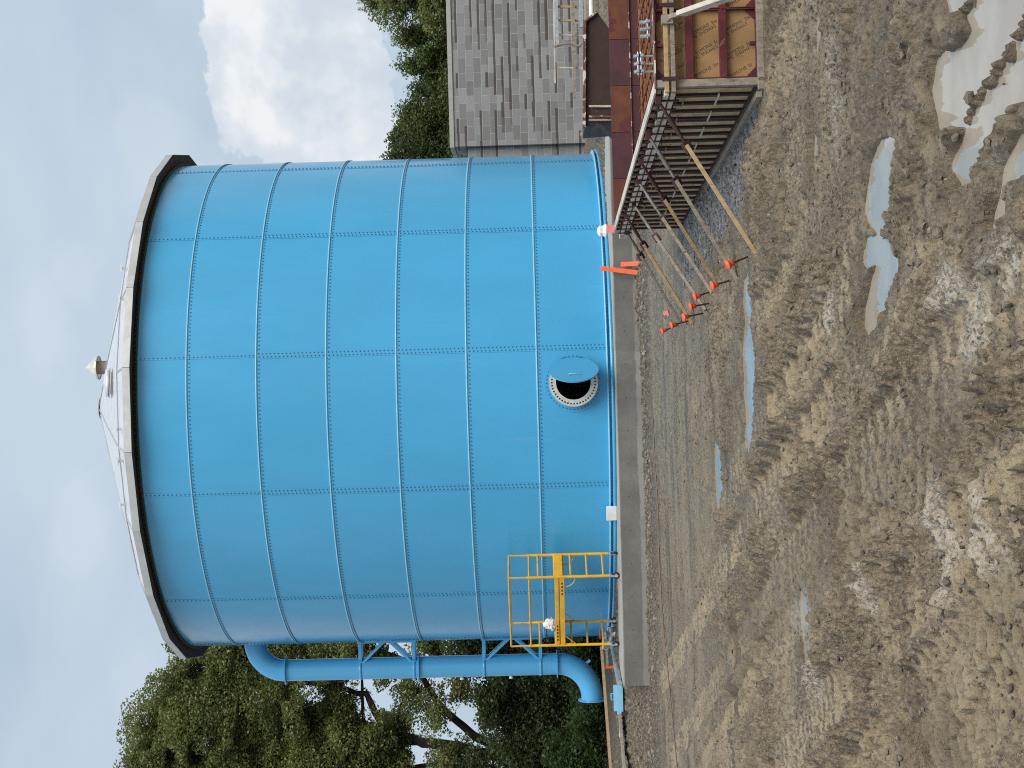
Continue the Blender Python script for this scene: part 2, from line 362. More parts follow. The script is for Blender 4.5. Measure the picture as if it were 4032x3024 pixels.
# shell: a thin curved wall with a round opening for the manway
mb = MB(); mb.smooth = True; HW = R(mwa); da = .62/TR
def sh(an, z, r=TR): return (TX+r*math.sin(an), TY-r*math.cos(an), z)
def strip(a0, a1, n, z0, z1, r=TR):
    vs = [sh(a0+(a1-a0)*k/n, z, r) for k in range(n+1) for z in (z0, z1)]
    mb.add(vs, [(2*k, 2*k+2, 2*k+3, 2*k+1) for k in range(n)])
strip(HW+da, HW-da+2*math.pi, 240, ZB, ZT); strip(HW-da, HW+da, 16, MZ+.62, ZT); strip(HW-da, HW+da, 16, ZB, MZ-.62)
sq = []
for k in range(64):
    an = 2*math.pi*k/64; c_, s_ = math.cos(an), math.sin(an); q = max(abs(c_), abs(s_)); sq.append((c_, s_, .62/q))
vs = []
for c_, s_, rm in sq:
    for f in (0, .4, .7, 1): r = .33+(rm-.33)*f; vs.append(sh(HW+r*c_/TR, MZ+max(-.62, min(.62, r*s_))))
mb.add(vs, [(4*k+i, 4*((k+1) % 64)+i, 4*((k+1) % 64)+i+1, 4*k+i+1) for k in range(64) for i in range(3)])
shell = mb.build('shell', M['blue'], tank)
def bolt(mb, p, n, r=.0120, h=.012):
    n = Vector(n).normalized(); _, a, b = mb.frame((0, 0, 0), n); vs = []
    for q in (p-n*.004, p+n*h):
        for k in range(6): an = math.pi*k/3; vs.append(q+a*(r*math.cos(an))+b*(r*math.sin(an)))
    mb.add(vs, [(6, 7, 8, 9, 10, 11)]+[(k, (k+1) % 6, 6+(k+1) % 6, 6+k) for k in range(6)])
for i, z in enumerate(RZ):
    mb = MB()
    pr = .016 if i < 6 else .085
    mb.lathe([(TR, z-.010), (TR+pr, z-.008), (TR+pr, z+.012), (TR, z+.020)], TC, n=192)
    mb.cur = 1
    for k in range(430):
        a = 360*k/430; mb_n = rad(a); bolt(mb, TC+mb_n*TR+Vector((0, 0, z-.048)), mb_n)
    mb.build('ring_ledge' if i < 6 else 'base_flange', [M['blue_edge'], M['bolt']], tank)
mb = MB(); mb.lathe([(TR-.015, SLAB+.002), (TR+.10, SLAB+.002), (TR+.10, ZB+.012), (TR+.012, ZB+.02), (TR-.015, ZB+.02)], TC, n=160, close=True)
mb.build('base_ring', M['blue'], tank)
for si, a in enumerate(SEAMS):
    mb = MB(); n = rad(a); tdir = Vector((-n.y, n.x, 0))
    lev = [ZT-.02]+RZ+[ZB+.03]
    for j in range(len(lev)-1):
        z1, z0 = lev[j]-(.02 if j else 0), lev[j+1]+.02
        if z1-z0 < .1: continue
        dbl = j >= 2
        wd = .062 if dbl else .035
        mb.cur = 0; vs = []
        for s_, hh in ((-wd, .001), (-wd, .007), (wd, .007), (wd, .001)):
            q = TC+n*(TR+hh - s_*s_/(2*TR))+tdir*s_; vs.append(q)
        mb.prism([v+Vector((0, 0, z0)) for v in vs], (0, 0, z1-z0))
        mb.cur = 1
        cnt = int((z1-z0)/.075)
        for k in range(cnt):
            z = z0+(k+.5)*(z1-z0)/cnt
            for s_ in ((-.030, .030) if dbl else (0,)):
                bolt(mb, TC+n*(TR+.006)+tdir*s_+Vector((0, 0, z + (.02 if s_ > 0 else 0))), n)
    mb.build('vertical_seam', [M['blue'], M['bolt']], tank)

# manway
mb = MB(); prof = [(.33, .002), (.55, .002), (.55, .012), (.33, .012)]
def on_shell(mb_, r0, r1, h, n=64):
    vs = []; 
    for k in range(n):
        an = 2*math.pi*k/n
        for r, hh in ((r0, .001), (r1, .001), (r1, h), (r0, h)):
            s_ = r*math.cos(an); z = r*math.sin(an); th = s_/TR
            nn = mwn*math.cos(th)+mwt*math.sin(th)
            vs.append(TC+nn*(TR+hh)+Vector((0, 0, MZ+z)))
    mb_.add(vs, [(4*k+i, 4*((k+1) % n)+i, 4*((k+1) % n)+(i+1) % 4, 4*k+(i+1) % 4) for k in range(n) for i in range(4)])
on_shell(mb, .335, .55, .012)
mb.cur = 1
for k in range(44):
    an = 2*math.pi*k/44; s_, z = .50*math.cos(an), .50*math.sin(an); th = s_/TR
    nn = mwn*math.cos(th)+mwt*math.sin(th); bolt(mb, TC+nn*(TR+.01)+Vector((0, 0, MZ+z)), nn)
manway = mb.build('manway', [M['blue'], M['bolt']], tank)
mb = MB(); mb.lathe([(.325, -.02), (.345, -.02), (.345, .19), (.325, .19)], mwc, mwn, 64, close=True)
mb.build('neck', M['blue'], manway)
mb = MB(); mb.lathe([(.325, .19), (.455, .19), (.455, .215), (.325, .215)], mwc, mwn, 64, close=True, smooth=False)
mb.cur = 1
for k in range(44):
    an = 2*math.pi*k/44; q = mwc+mwn*.2155+mwt*(.402*math.cos(an))+Vector((0, 0, .402*math.sin(an)))
    mb.cyl(q-mwn*.01, q+mwn*.001, .0165, 10)
mb.build('flange', [M['gasket'], M['dark']], manway)
hp = mwc+mwn*.24+mwt*.455; ang = R(57)
cd = (-mwt*math.cos(ang)+mwn*math.sin(ang)).normalized(); cn = (mwn*math.cos(ang)+mwt*math.sin(ang)).normalized()
cc = hp+cd*.465
mb = MB(); mb.lathe([(0.001, -.010), (.455, -.010), (.455, .010), (0.001, .010)], cc, cn, 64, smooth=False)
cover = mb.build('cover', M['blue'], manway)
mb = MB(); mb.tube([cc+cn*.012+cd*.22+Vector((0, 0, -.09)), cc+cn*.05+cd*.22+Vector((0, 0, -.09)), cc+cn*.05+cd*.22+Vector((0, 0, .09)), cc+cn*.012+cd*.22+Vector((0, 0, .09))], .008, 8)
mb.build('handle', M['blue_edge'], manway)
for zz in (-.14, .14):
    mb = MB(); q = hp+Vector((0, 0, zz)); mb.cyl(q-Vector((0, 0, .04)), q+Vector((0, 0, .04)), .016, 12); mb.bar(q, q+cd*.10, .04, .012, up=cn); mb.bar(q, mwc+mwn*.2+mwt*.40+Vector((0, 0, zz)), .04, .012, up=mwn)
    mb.build('hinge', M['bolt'], manway)

# roof
NE, RE, APEX, EZ = 22, 5.55, 11.70, 9.665
def dome(r): return APEX-.354*r if r < 5.0 else (APEX-.354*5.0)+(EZ-APEX+.354*5.0)*(r-5.0)/(RE-5.0)
def ev(k, r, z): return TC+rad(90+360/NE*k)*r+Vector((0, 0, z))
rings = [RE, 5.0, 2.5]
mb = MB(); vs = []
for r in rings:
    for k in range(22): vs.append(TC+rad(90+360/22*k)*r+Vector((0, 0, dome(r)+(.02 if r == 2.5 else 0))))
vs.append(TC+Vector((0, 0, APEX))); fs = []
for i in range(2):
    for k in range(22): fs.append((22*i+k, 22*i+(k+1) % 22, 22*(i+1)+(k+1) % 22, 22*(i+1)+k))
for k in range(22): fs.append((44+k, 44+(k+1) % 22, 66))
mb.add(vs, fs)
roof = mb.build('dome_roof', M['alu'], tank)
edges = [(22+k, 22+(k+1) % 22) for k in range(22)]
for k in range(22):
    edges.append((k, 22+k))
    if k % 2 == 0: edges += [(22+k, 44+k), (44+k, 66)]
mb = MB()
for a, b_ in edges:
    p, q = Vector(vs[a]), Vector(vs[b_]); cen = TC+Vector((0, 0, 0)); up = ((p+q)/2-cen).normalized(); hz = (p+q)/2-TC; hz.z = 0; up = (Vector((0, 0, 1))+hz.normalized()*.3).normalized()
    mb.bar(p+up*.008, q+up*.008, .040, .016, up=up)
    for tt in np.linspace(.08, .92, max(3, int((p-q).length/.22))):
        for s_ in (0,):
            c0 = p.lerp(q, float(tt))+up*.012; sd_ = (q-p).normalized().cross(up)*s_; mb.bar(c0+sd_, c0+sd_+up*.008, .016, .016)
mb.build('batten', M['batten'], roof)
mb = MB(); mb.lathe([(.001, 0), (.24, 0), (.24, .015), (.001, .02)], TC+Vector((0, 0, APEX-.045)), n=20, smooth=False); mb.build('apex_plate', M['alu_trim'], roof)
for k in range(NE):
    a0, a1 = ev(k, RE+.012, 9.545), ev(k+1, RE+.012, 9.545)
    dd = (a1-a0).normalized()*.004
    mb = MB(); nrm = ((a0+a1)/2-TC); nrm.z = 0; nrm.normalize()
    up = Vector((0, 0, EZ-9.545+.012))
    mb.prism([a0+dd, a1-dd, a1-dd-nrm*.012, a0+dd-nrm*.012], up)
    mb.prism([a0+dd+up, a1-dd+up, a1-dd+up-nrm*.20+Vector((0, 0, .05)), a0+dd+up-nrm*.20+Vector((0, 0, .05))], (0, 0, .008))
    mb.build('fascia', M['alu_trim'], tank)
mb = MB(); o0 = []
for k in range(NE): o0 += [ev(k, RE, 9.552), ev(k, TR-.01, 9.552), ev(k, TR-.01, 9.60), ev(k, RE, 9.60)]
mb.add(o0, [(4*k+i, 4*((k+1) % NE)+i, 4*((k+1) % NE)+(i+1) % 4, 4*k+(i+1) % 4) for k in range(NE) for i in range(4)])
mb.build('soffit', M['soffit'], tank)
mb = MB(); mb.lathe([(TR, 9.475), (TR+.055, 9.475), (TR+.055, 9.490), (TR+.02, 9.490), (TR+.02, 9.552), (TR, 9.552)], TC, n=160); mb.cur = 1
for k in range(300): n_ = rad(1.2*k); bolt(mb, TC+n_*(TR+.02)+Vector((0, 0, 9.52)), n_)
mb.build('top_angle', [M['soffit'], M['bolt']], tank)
# roof vent, hatches, lugs
vc = TC+Vector((.90, 0, 0)); vz = dome(.9)-.02; vc.z = vz
mb = MB(); mb.lathe([(.15, 0), (.15, .36)], vc, n=20); mb.lathe([(.15, .0), (.21, 0), (.21, .03), (.15, .04)], vc, n=20); vent = mb.build('roof_vent', M['vent_neck'], tank)
mb = MB(); mb.lathe([(.27, .32), (.27, .35), (.02, .62), (.001, .63)], vc, n=12, smooth=False); mb.build('vent_cap', M['vent_metal'], vent)
def roofhit(px, py):
    d = ray(px, py).normalized(); o = Vector((0, 0, EYE)); tt = 27.0
    while tt < 36:
        p = o+d*tt; r_ = math.hypot(p.x-TX, p.y-TY)
        if r_ < RE and p.z < dome(r_): break
        tt += .01
    hz = Vector((p.x-TX, p.y-TY, 0)).normalized(); r_ = min(r_, RE-.01); p.z = dome(r_); sl_ = (dome(r_-.01)-dome(r_+.01))/.02
    return p, (Vector((0, 0, 1))+hz*sl_).normalized()
for px_, py_, r_ in ((441, 1508, .27), (486, 938, .27), (480, 2140, .16)):
    p, n_ = roofhit(px_, py_)
    mb = MB(); mb.lathe([(r_-.05, -.05), (r_-.05, .10)], p, n_, 32); mb.lathe([(r_, .08), (r_+.01, .10), (r_, .12), (r_*.6, .15), (.001, .165)], p, n_, 32)
    h_ = mb.build('roof_hatch', M['alu'], tank); 
    mb = MB(); mb.lathe([(r_-.05, .04), (r_+.03, .04), (r_+.03, .06), (r_-.05, .06)], p, n_, 32, close=True); mb.build('hatch_collar', M['alu_trim'], h_)
for py_ in (1690, 1815, 1985, 2260, 1180, 1060):
    p, n_ = roofhit(472+abs(py_-1560)*.05, py_)
    mb = MB(); side = Vector((1, 0, 0)); mb.bar(p-n_*.02, p+n_*.10, .05, .015); mb.bar(p+n_*.10-side*.07, p+n_*.10+side*.07, .03, .03)
    mb.build('lifting_lug', M['alu'], roof)

# ------------------------------------------------------------------ overflow pipe strapped to the left of the tank
PX, PY, PR = -6.19, 33.9, .237
pipe = bpy.data.objects.new('overflow_pipe', None); pipe.location = (PX, PY, 1.7); COL.objects.link(pipe); attach(pipe, tank)
ER = .66
arc = lambda cx_, cz_, a0, a1, r, n=12: [Vector((cx_+r*math.cos(R(a0+(a1-a0)*i/n)), PY, cz_+r*math.sin(R(a0+(a1-a0)*i/n)))) for i in range(n+1)]
mb = MB(); mb.tube([(PX, PY, 1.69), (PX, PY, 7.70)], PR, 32); mb.build('riser', M['pipe_blue'], pipe)
mb = MB(); mb.tube(arc(PX+ER, 7.70, 180, 90, ER)+[Vector((TX-TR+.2, PY, 7.70+ER))], PR, 32); mb.build('top_elbow', M['pipe_blue'], pipe)
mb = MB(); pts = arc(PX-.74, 1.69, 0, -90, .74); mb.tube(pts+[Vector((PX-.80, PY, .95))], PR, 32, caps=False); 
mb.tube([(PX-.80, PY, .95), (PX-.70, PY, .95)], PR-.012, 32, caps=False)
be = mb.build('bottom_elbow', M['pipe_blue'], pipe)
mb = MB(); mb.lathe([(PR-.012, 0), (PR+.07, 0), (PR+.07, .018), (PR-.012, .018)], (PX-.80, PY, .95), (-1, 0, 0), 32, close=True, smooth=False); mb.build('end_flange', M['pipe_blue'], pipe)
q = pts[5]; mb = MB(); mb.bar(q+Vector((.15, -.0, -.19)), q+Vector((.215, 0, -.27)), .05, .05); mb.build('lifting_lug', M['pipe_blue'], pipe)
for z in (7.68, 4.74, 1.70):
    mb = MB(); mb.lathe([(PR, -.012), (PR+.075, -.012), (PR+.075, .012), (PR, .012)], (PX, PY, z), n=32, close=True, smooth=False); mb.build('pipe_flange', M['pipe_blue'], pipe)
for z in (3.8, 2.72):
    mb = MB(); mb.lathe([(.001, 0), (.035, 0), (.05, .05), (.001, .06)], (PX-PR-.005, PY-.02, z), (-1, 0, 0), 10); mb.build('plug', M['white'], pipe)
for zt, zb in ((6.02, 4.84), (3.30, 2.06)):
    for yy in (-.16, .16):
        mb = MB(); X0, X1 = TX-TR-.035, PX+.10; Y = PY+yy
        mb.bar((X0, Y, zb-.06), (X0, Y, zt+.06), .05, .05)
        for z in (zt, zb): mb.bar((X0, Y, z), (X1, Y, z), .06, .07)
        zm = (zt+zb)/2; mb.bar((X0, Y, zm+.06), (X1, Y, zt), .045, .05); mb.bar((X0, Y, zm-.06), (X1, Y, zb), .045, .05)
        mb.build('wall_bracket', M['pipe_blue'], pipe)
    for z in (zt, zb):
        mb = MB(); mb.lathe([(PR, -.03), (PR+.012, -.03), (PR+.012, .03), (PR, .03)], (PX, PY, z), n=32, close=True); mb.bar((PX+.2, PY-.19, z), (PX+.2, PY+.19, z), .05, .06)
        mb.build('clamp_band', M['pipe_blue'], pipe)

# ------------------------------------------------------------------ concrete base
SX0, SX1, SY0, SY1 = -5.615, 5.04, 28.3, 39.8
mb = MB(); mb.prism([(SX0, SY0, -.3), (SX1, SY0, -.3), (SX1, SY1, -.3), (SX0, SY1, -.3)], (0, 0, SLAB+.3))
slab = mb.build('concrete_base', M['concrete'], bevel=.012); tag(slab, 'long grey concrete base slab under the blue tank', 'concrete slab')

# ------------------------------------------------------------------ ground
def hash2(ix, iy, seed):
    h = (ix.astype(np.int64)*374761393 + iy.astype(np.int64)*668265263 + seed*974711) & 0xffffffff
    h = ((h ^ (h >> 13))*1274126177) & 0xffffffff
    return ((h ^ (h >> 16)) & 0xffff)/65535.0
def vnoise(x, y, seed=0):
    ix, iy = np.floor(x), np.floor(y); fx, fy = x-ix, y-iy
    fx, fy = fx*fx*fx*(fx*(fx*6-15)+10), fy*fy*fy*(fy*(fy*6-15)+10)
    a, b_ = hash2(ix, iy, seed), hash2(ix+1, iy, seed); c_, d_ = hash2(ix, iy+1, seed), hash2(ix+1, iy+1, seed)
    return (a*(1-fx)+b_*fx)*(1-fy)+(c_*(1-fx)+d_*fx)*fy
def fbm(x, y, scale, octv=4, seed=0, gain=.5):
    s_, a, tot = 0, 1.0, 0
    ca, sa = .8, .6
    x, y = x/scale, y/scale
    for i in range(octv):
        s_ = s_+a*vnoise(x, y, seed+i*17); tot += a; a *= gain
        x, y = (x*ca-y*sa)*2.03+7.1, (x*sa+y*ca)*2.03+3.7
    return s_/tot
def cells(x, y, scale, seed=0):
    x, y = x/scale, y/scale; ix, iy = np.floor(x), np.floor(y); best = np.full(x.shape, 9.0); val = np.zeros(x.shape)
    for dx in (-1, 0, 1):
        for dy in (-1, 0, 1):
            jx, jy = ix+dx, iy+dy
            px, py = jx+hash2(jx, jy, seed), jy+hash2(jx, jy, seed+5)
            d_ = (px-x)**2+(py-y)**2; mk = d_ < best; best = np.where(mk, d_, best); val = np.where(mk, hash2(jx, jy, seed+9), val)
    return np.sqrt(best), val
def sstep(x, a, b): u = np.clip((x-a)/(b-a), 0, 1); return u*u*(3-2*u)
def seg_d(x, y, pts):
    """distance to a polyline, signed side and length along it"""
    best = np.full(x.shape, 1e9); along = np.zeros(x.shape); side = np.zeros(x.shape); L = 0
    for (x0, y0), (x1, y1) in zip(pts[:-1], pts[1:]):
        dx, dy = x1-x0, y1-y0; l = math.hypot(dx, dy)
        tt = np.clip(((x-x0)*dx+(y-y0)*dy)/l/l, 0, 1); ex, ey = x-x0-tt*dx, y-y0-tt*dy; d_ = np.hypot(ex, ey)
        mk = d_ < best; best = np.where(mk, d_, best); along = np.where(mk, L+tt*l, along); side = np.where(mk, (ex*dy-ey*dx)/l, side); L += l
    return best, along, side
def inpoly(x, y, pts):
    r_ = np.zeros(x.shape, bool); n = len(pts)
    for i in range(n):
        (x0, y0), (x1, y1) = pts[i], pts[(i+1) % n]
        c_ = ((y0 > y) != (y1 > y)); xi = (x1-x0)*(y-y0)/((y1-y0) if y1 != y0 else 1e-9)+x0
        r_ ^= c_ & (x < xi)
    return r_
def G(px, py): p = atz(px, py); return (p.x, p.y)
def chaikin(p, n=3):
    for _ in range(n):
        q = [p[0]]
        for (x0, y0), (x1, y1) in zip(p[:-1], p[1:]): q += [(x0*.75+x1*.25, y0*.75+y1*.25), (x0*.25+x1*.75, y0*.25+y1*.75)]
        p = q+[p[-1]]
    return p
def GL(l, ox=0, oy=0, k=1): return [G(ox+a/k, oy+b_/k) for a, b_ in l]

POOLS = {
 'a': GL([(1500, -40), (1530, 60), (1650, 70), (1730, 250), (1680, 370), (1560, 450), (1430, 520), (1410, 640), (1390, 760), (1430, 940), (1450, 1030), (1560, 1020), (1690, 1010), (1660, 1190), (1585, 1330), (1555, 1400), (1630, 1520), (1750, 1480), (1800, 1310), (1850, 1260), (1880, 1120), (1960, 1010), (2020, 900), (2120, 830), (2300, 800), (2300, -60)], 3000, 0, 2.143),
 'b': GL([(2230, 1050), (2120, 1180), (2060, 1300), (1990, 1480), (1950, 1700), (1910, 1820), (1900, 1900), (1990, 1890), (2030, 1740), (2050, 1560), (2090, 1460), (2260, 1380)], 3000, 0, 2.143),
 'c': GL([(960, -440), (1070, -430), (1060, -330), (1030, -120), (1000, 0), (1110, 90), (1090, 180), (1040, 260), (930, 350), (920, 400), (1130, 400), (1130, 530), (1090, 620), (1070, 700), (1030, 770), (1020, 880), (960, 960), (920, 1060), (860, 1140), (825, 1080), (830, 950), (870, 800), (880, 740), (930, 600), (940, 520), (850, 560), (820, 520), (850, 400), (920, 360), (930, 300), (830, 130), (850, -60), (880, -250)], 3000, 774, 2.143),
 'd': GL([(1210, 140), (1250, 180), (1290, 260), (1305, 400), (1285, 460), (1320, 490), (1315, 640), (1290, 760), (1275, 830), (1305, 900), (1290, 1150), (1260, 1290), (1235, 1400), (1210, 1310), (1225, 1180), (1215, 960), (1200, 800), (1200, 640), (1190, 470), (1195, 280)], 2500, 1250, 2.765),
 'e': GL([(880, 1450), (920, 1480), (955, 1600), (960, 1750), (940, 1990), (905, 2060), (890, 1900), (885, 1700), (880, 1560)], 2500, 1250, 2.765),
 'f': GL([(2950, 1105), (2962, 1140), (2965, 1200), (2958, 1245), (2938, 1240), (2932, 1190), (2935, 1130)]),
 'g': GL([(3205, 60), (3226, 100), (3228, 220), (3214, 300), (3203, 230), (3202, 120)]),
 'h': GL([(3192, 420), (3206, 480), (3212, 570), (3208, 690), (3198, 730), (3192, 640), (3195, 520)]),
 'i': GL([(3140, 2340), (3165, 2380), (3172, 2440), (3170, 2520), (3190, 2560), (3180, 2620), (3155, 2600), (3150, 2520), (3140, 2440)]),
}
ISLES = [(3790, 470, .075), (3800, 445, .06), (3822, 398, .085), (3838, 372, .07), (3878, 330, .07), (3885, 318, .06), (3914, 262, .085), (3918, 285, .05), (3945, 205, .07), (3950, 190, .08), (3958, 225, .06), (3985, 135, .085), (3990, 155, .06), (4020, 90, .08), (4030, 70, .07), (3925, 335, .035), (3880, 278, .03), (3800, 14, .09), (3785, 32, .06)]
TRACKS = [   # polyline, half width, lug spacing, depth
 (GL([(2600, 2700), (2800, 2360), (3010, 2000), (3270, 1640), (3480, 1340), (3620, 1000), (3700, 560)]), .22, .30, 1.0),
 (GL([(2640, 2990), (2900, 2560), (3180, 2130), (3480, 1740), (3760, 1420), (4060, 1150)]), .21, .25, 1.0),
 (GL([(2740, 3060), (3000, 2640), (3309, 2170), (3640, 1790), (4060, 1400)]), .17, .22, .9),
 (GL([(3050, 3100), (3350, 2700), (3700, 2250), (4060, 1850)]), .24, .19, 1.0),
 (GL([(3640, 3100), (3760, 2860), (3900, 2600), (4050, 2380)]), .36, .150, 1.2),
 (GL([(3340, 3100), (3560, 2800), (3800, 2480), (4050, 2160)]), .13, .15, .8),
 (GL([(2780, 2080), (3000, 1740), (3190, 1430), (3300, 1250), (3400, 900), (3520, 620), (3640, 300), (3690, 0)]), .24, .21, 1.0),
 (GL([(2900, 2900), (3060, 2560), (3230, 2330), (3560, 1980), (4060, 1600)]), .14, .22, .8),
 (GL([(2870, 1500), (3080, 1150), (3230, 800), (3350, 450), (3420, 0)]), .16, .18, .7),
 (GL([(2930, 700), (2950, 1100), (2965, 1500), (2978, 1800), (2985, 2300), (2975, 3050)]), .17, .16, .5),
 (GL([(2810, 1500), (2822, 1800), (2835, 2100), (2845, 2700)]), .15, .16, .5),
 (GL([(3080, 300), (3100, 700), (3130, 1150)]), .2, .15, .5),
]
PALE = [(3170, 2420, .28, .75), (3210, 2600, .35, .5), (3860, 1260, .22, .34), (3790, 1130, .16, .3), (3960, 1000, .2, .25), (3720, 2160, .4, .3), (3880, 2060, .3, .25), (3450, 2270, .3, .25), (3270, 1240, .2, .2), (3960, 760, .2, .2), (2960, 1420, .9, .25), (3300, 330, .5, .3), (3210, 120, .6, .2)]
def ground_h(x, y):
    r_ = np.hypot(x, y); near = 1-sstep(y, 11, 22)*.50; far = sstep(y, 60, 90)
    near = near*(1-far*.9)
    wx = x+.10*(fbm(x, y, .5, 3, 91)-.5); wy = y+.10*(fbm(x, y, .5, 3, 55)-.5)
    h = (fbm(x, y, 4.5, 3, 3)-.5)*.10*(.4+.6*near)
    patch = sstep(fbm(x, y, 1.5, 3, 21), .38, .62)
    smooth_band = sstep(y, 15.2, 17.0)*(1-sstep(y, 24.0, 25.2))
    rough = near*(.50+.50*patch)*(1-.70*smooth_band)
    # lumps with creases between them, from fist size down to crumbs
    def lumps(sc, sd_): return np.abs(2*fbm(wx, wy*.9, sc, 2, sd_, .45)-1)
    damp = .55+.9*fbm(x, y, .7, 2, 61)
    h = h+rough*damp*(.085*lumps(.42, 31)+.085*lumps(.19, 32)+.105*lumps(.105, 33)+.090*lumps(.055, 34)+.040*lumps(.026, 35)-.07)
    c_, v_ = cells(wx, wy, .17, 62); h = h+.045*rough*np.clip(1-c_*1.6, 0, 1)**.6*np.clip(v_*2.2-1.3, 0, 1)
    c_, v_ = cells(wx, wy, .075, 93); h = h+.026*rough*np.clip(1-c_*1.6, 0, 1)**.6*np.clip(v_*2-1, 0, 1)
    h = h+near*(.018*lumps(.055, 44)+.014*lumps(.024, 45))
    cc = x*.94+y*.33+.40*(fbm(x, y, 3.5, 2, 140)-.5); ss = -x*.33+y*.94
    fl = (1-sstep(y, 17, 21))
    rut = fbm(cc, ss*.06, .85, 3, 145)-.5; st = fbm(cc, ss*.06, .42, 3, 141)
    comp = sstep(st, .50, .58)*fl*sstep(fbm(x, y, 1.6, 3, 143), .36, .52)
    sp_ = np.where(y > 9.5, .21, .15); lug = sstep(.5+.5*np.sin(2*math.pi*(ss/sp_+np.floor(cc/.26)*.37)+1.3*(fbm(x, y, .3, 2, 144)-.5)), .25, .75)
    h = h+.24*rut*fl*near
    h = h*(1-.45*comp)+comp*(-.018+.052*lug*(.5+fbm(x, y, .1, 2, 147)))
    tan = comp*(.05+.45*lug)
    for pts, hw, sp, amt in TRACKS:
        d_, al, side = seg_d(x, y, chaikin(pts, 2)); Lt = al.max(); d_ = d_+.4*(1-sstep(al, 0, .25))
        amt = amt*.85; k = 1-sstep(d_, hw*.8, hw*1.1)
        kk = k; k = k*sstep(fbm(x, y, .8, 2, int(sp*1000)), .15, .38)
        lug = .5+.5*np.sin(2*math.pi*(al/sp)+np.sign(side)*1.4+1.5*(fbm(x, y, .35, 2, 8)-.5)+1.0*np.abs(side))
        lug = sstep(lug, .42, .80)
        h = h*(1-.80*k*min(1, amt))+k*(-.062*amt+.066*lug*(.6+.8*fbm(x, y, .10, 2, 9))*min(1, amt*1.1))
        rim = np.exp(-((d_-hw*1.45)/.085)**2)*(.30+1.1*lumps(.12, 81)+.5*fbm(x, y, .5, 2, 4)); h = h+.048*rim*amt*(.4+.6*near); h = h-.02*amt*kk
        tan = np.maximum(tan, k*lug*min(1, amt*1.2)*sstep(fbm(x, y, .6, 3, 10), .22, .42))
    # rocky strip along the concrete base, gravel along the footing form
    strip = sstep(y, 25.4, 26.6)*(1-sstep(x, 5.5, 6.5))
    c_, v_ = cells(x, y, .11, 201); h = h+strip*.05*np.clip(1-c_*1.6, 0, 1)*v_+strip*.05*(fbm(x, y, .5, 3, 6)-.3)
    gx = 2.43-.0685*(y-13.0)
    grav = (1-sstep(np.abs(x-(gx-.35))+.5*(fbm(x, y, .35, 3, 66)-.5), .30, .62))*sstep(y, 13.2, 14.2)*(1-sstep(y, 19.8, 20.8))
    c_, v_ = cells(x, y, .07, 207); h = h*(1-.6*grav)+grav*(.02+.028*np.clip(1-c_*1.5, 0, 1)*v_)
    ff = sstep(x, 2.0, 2.3)*sstep(y, 12.2, 12.6)*(1-sstep(y, 20.5, 21)); h = h*(1-.85*ff)-.015*ff
    # soil bank beside and behind the base
    bn = fbm(x, y, .7, 4, 41)
    bank = sstep(y+.9*(bn-.5), 28.3, 30.1)*.50
    mid = np.clip(bank*(0.5-bank)*16, 0, 1)
    c_, v_ = cells(x, y, .16, 301); bank = bank*(1-.16*(1-sstep(x, SX0-.2, SX0))); h = h+bank+mid*(.09*(bn-.5)+.07*np.clip(1-c_*1.4, 0, 1)*v_)
    # spoil heap on the pool shore
    hx, hy = G(3640, 190); hd = np.hypot((x-hx)/.30, (y-hy)/.38); 
    c_, v_ = cells(wx, wy, .12, 401); h = h+np.clip(1-hd, 0, 1)**.7*.10*(.6+.4*v_)
    # pools: the ground dips under a level sheet of water
    wl = -.035+.035*sstep(y, 12.2, 12.4); wet = np.zeros(x.shape); nz = (fbm(x, y, .16, 4, 15)-.5)
    sdm = np.full(x.shape, 9.0)
    for nm, pts in POOLS.items():
        xs, ys = [p[0] for p in pts], [p[1] for p in pts]
        mk = (x > min(xs)-1) & (x < max(xs)+1) & (y > min(ys)-1) & (y < max(ys)+1)
        if not mk.any(): continue
        d_, _, _ = seg_d(x[mk], y[mk], pts+[pts[0]]); s_ = np.where(inpoly(x[mk], y[mk], pts), -d_, d_)
        sdm[mk] = np.minimum(sdm[mk], s_)
    sdm = sdm-.03-.05*sstep(y, 12.2, 12.4); sdm2 = sdm+nz*.055
    slope = .05+.14*(1-sstep(y, 9.5, 12.5)); lim = wl+.006+slope*np.maximum(sdm, 0)+.35*np.maximum(sdm-.45, 0); h = np.where((sdm < 1.2) & (h > lim), lim+(h-lim)*(.22+.26*(slope > .1)), h)
    outside = np.maximum(h, wl+.004+.03*sstep(sdm2, 0, .25)+.02*nz+.028*lumps(.05, 71)*sstep(sdm2, -.01, .05)+.018*lumps(.025, 72)*sstep(sdm2, -.01, .05))
    inside = wl-.010-.09*sstep(-sdm2, 0, .25)+.0*h
    h = np.where(sdm < 5, outside*sstep(sdm2, -.012, .012)+inside*(1-sstep(sdm2, -.012, .012)), h)
    wet = 1-sstep(sdm, .02, .30)
    for px_, py_, rr in ISLES:
        ix, iy = G(px_, py_); dd = np.hypot(x-ix, (y-iy)*.55)+.045*(fbm(x, y, .035, 3, 19)-.5)
        h = np.maximum(h, wl-.035+.070*np.clip(1-(dd/(rr*.50))**2, 0, 1)*(.6+.8*fbm(x, y, .03, 2, 23)))
    pale = np.zeros(x.shape)
    for px_, py_, rx_, ry_ in PALE:
        ix, iy = G(px_, py_); dd = np.hypot((x-ix)/rx_, (y-iy)/ry_)+.9*(fbm(x, y, .28, 4, 37)-.5); pale = np.maximum(pale, 1-sstep(dd, .55, 1.0))
    wet_and_shade = np.maximum(sstep(fbm(x, y, 1.1, 3, 71), .56, .70)*near, .75*sstep(-rut, .03, .11)*fl)  # random wet patches, plus shade painted into the rut hollows by depth
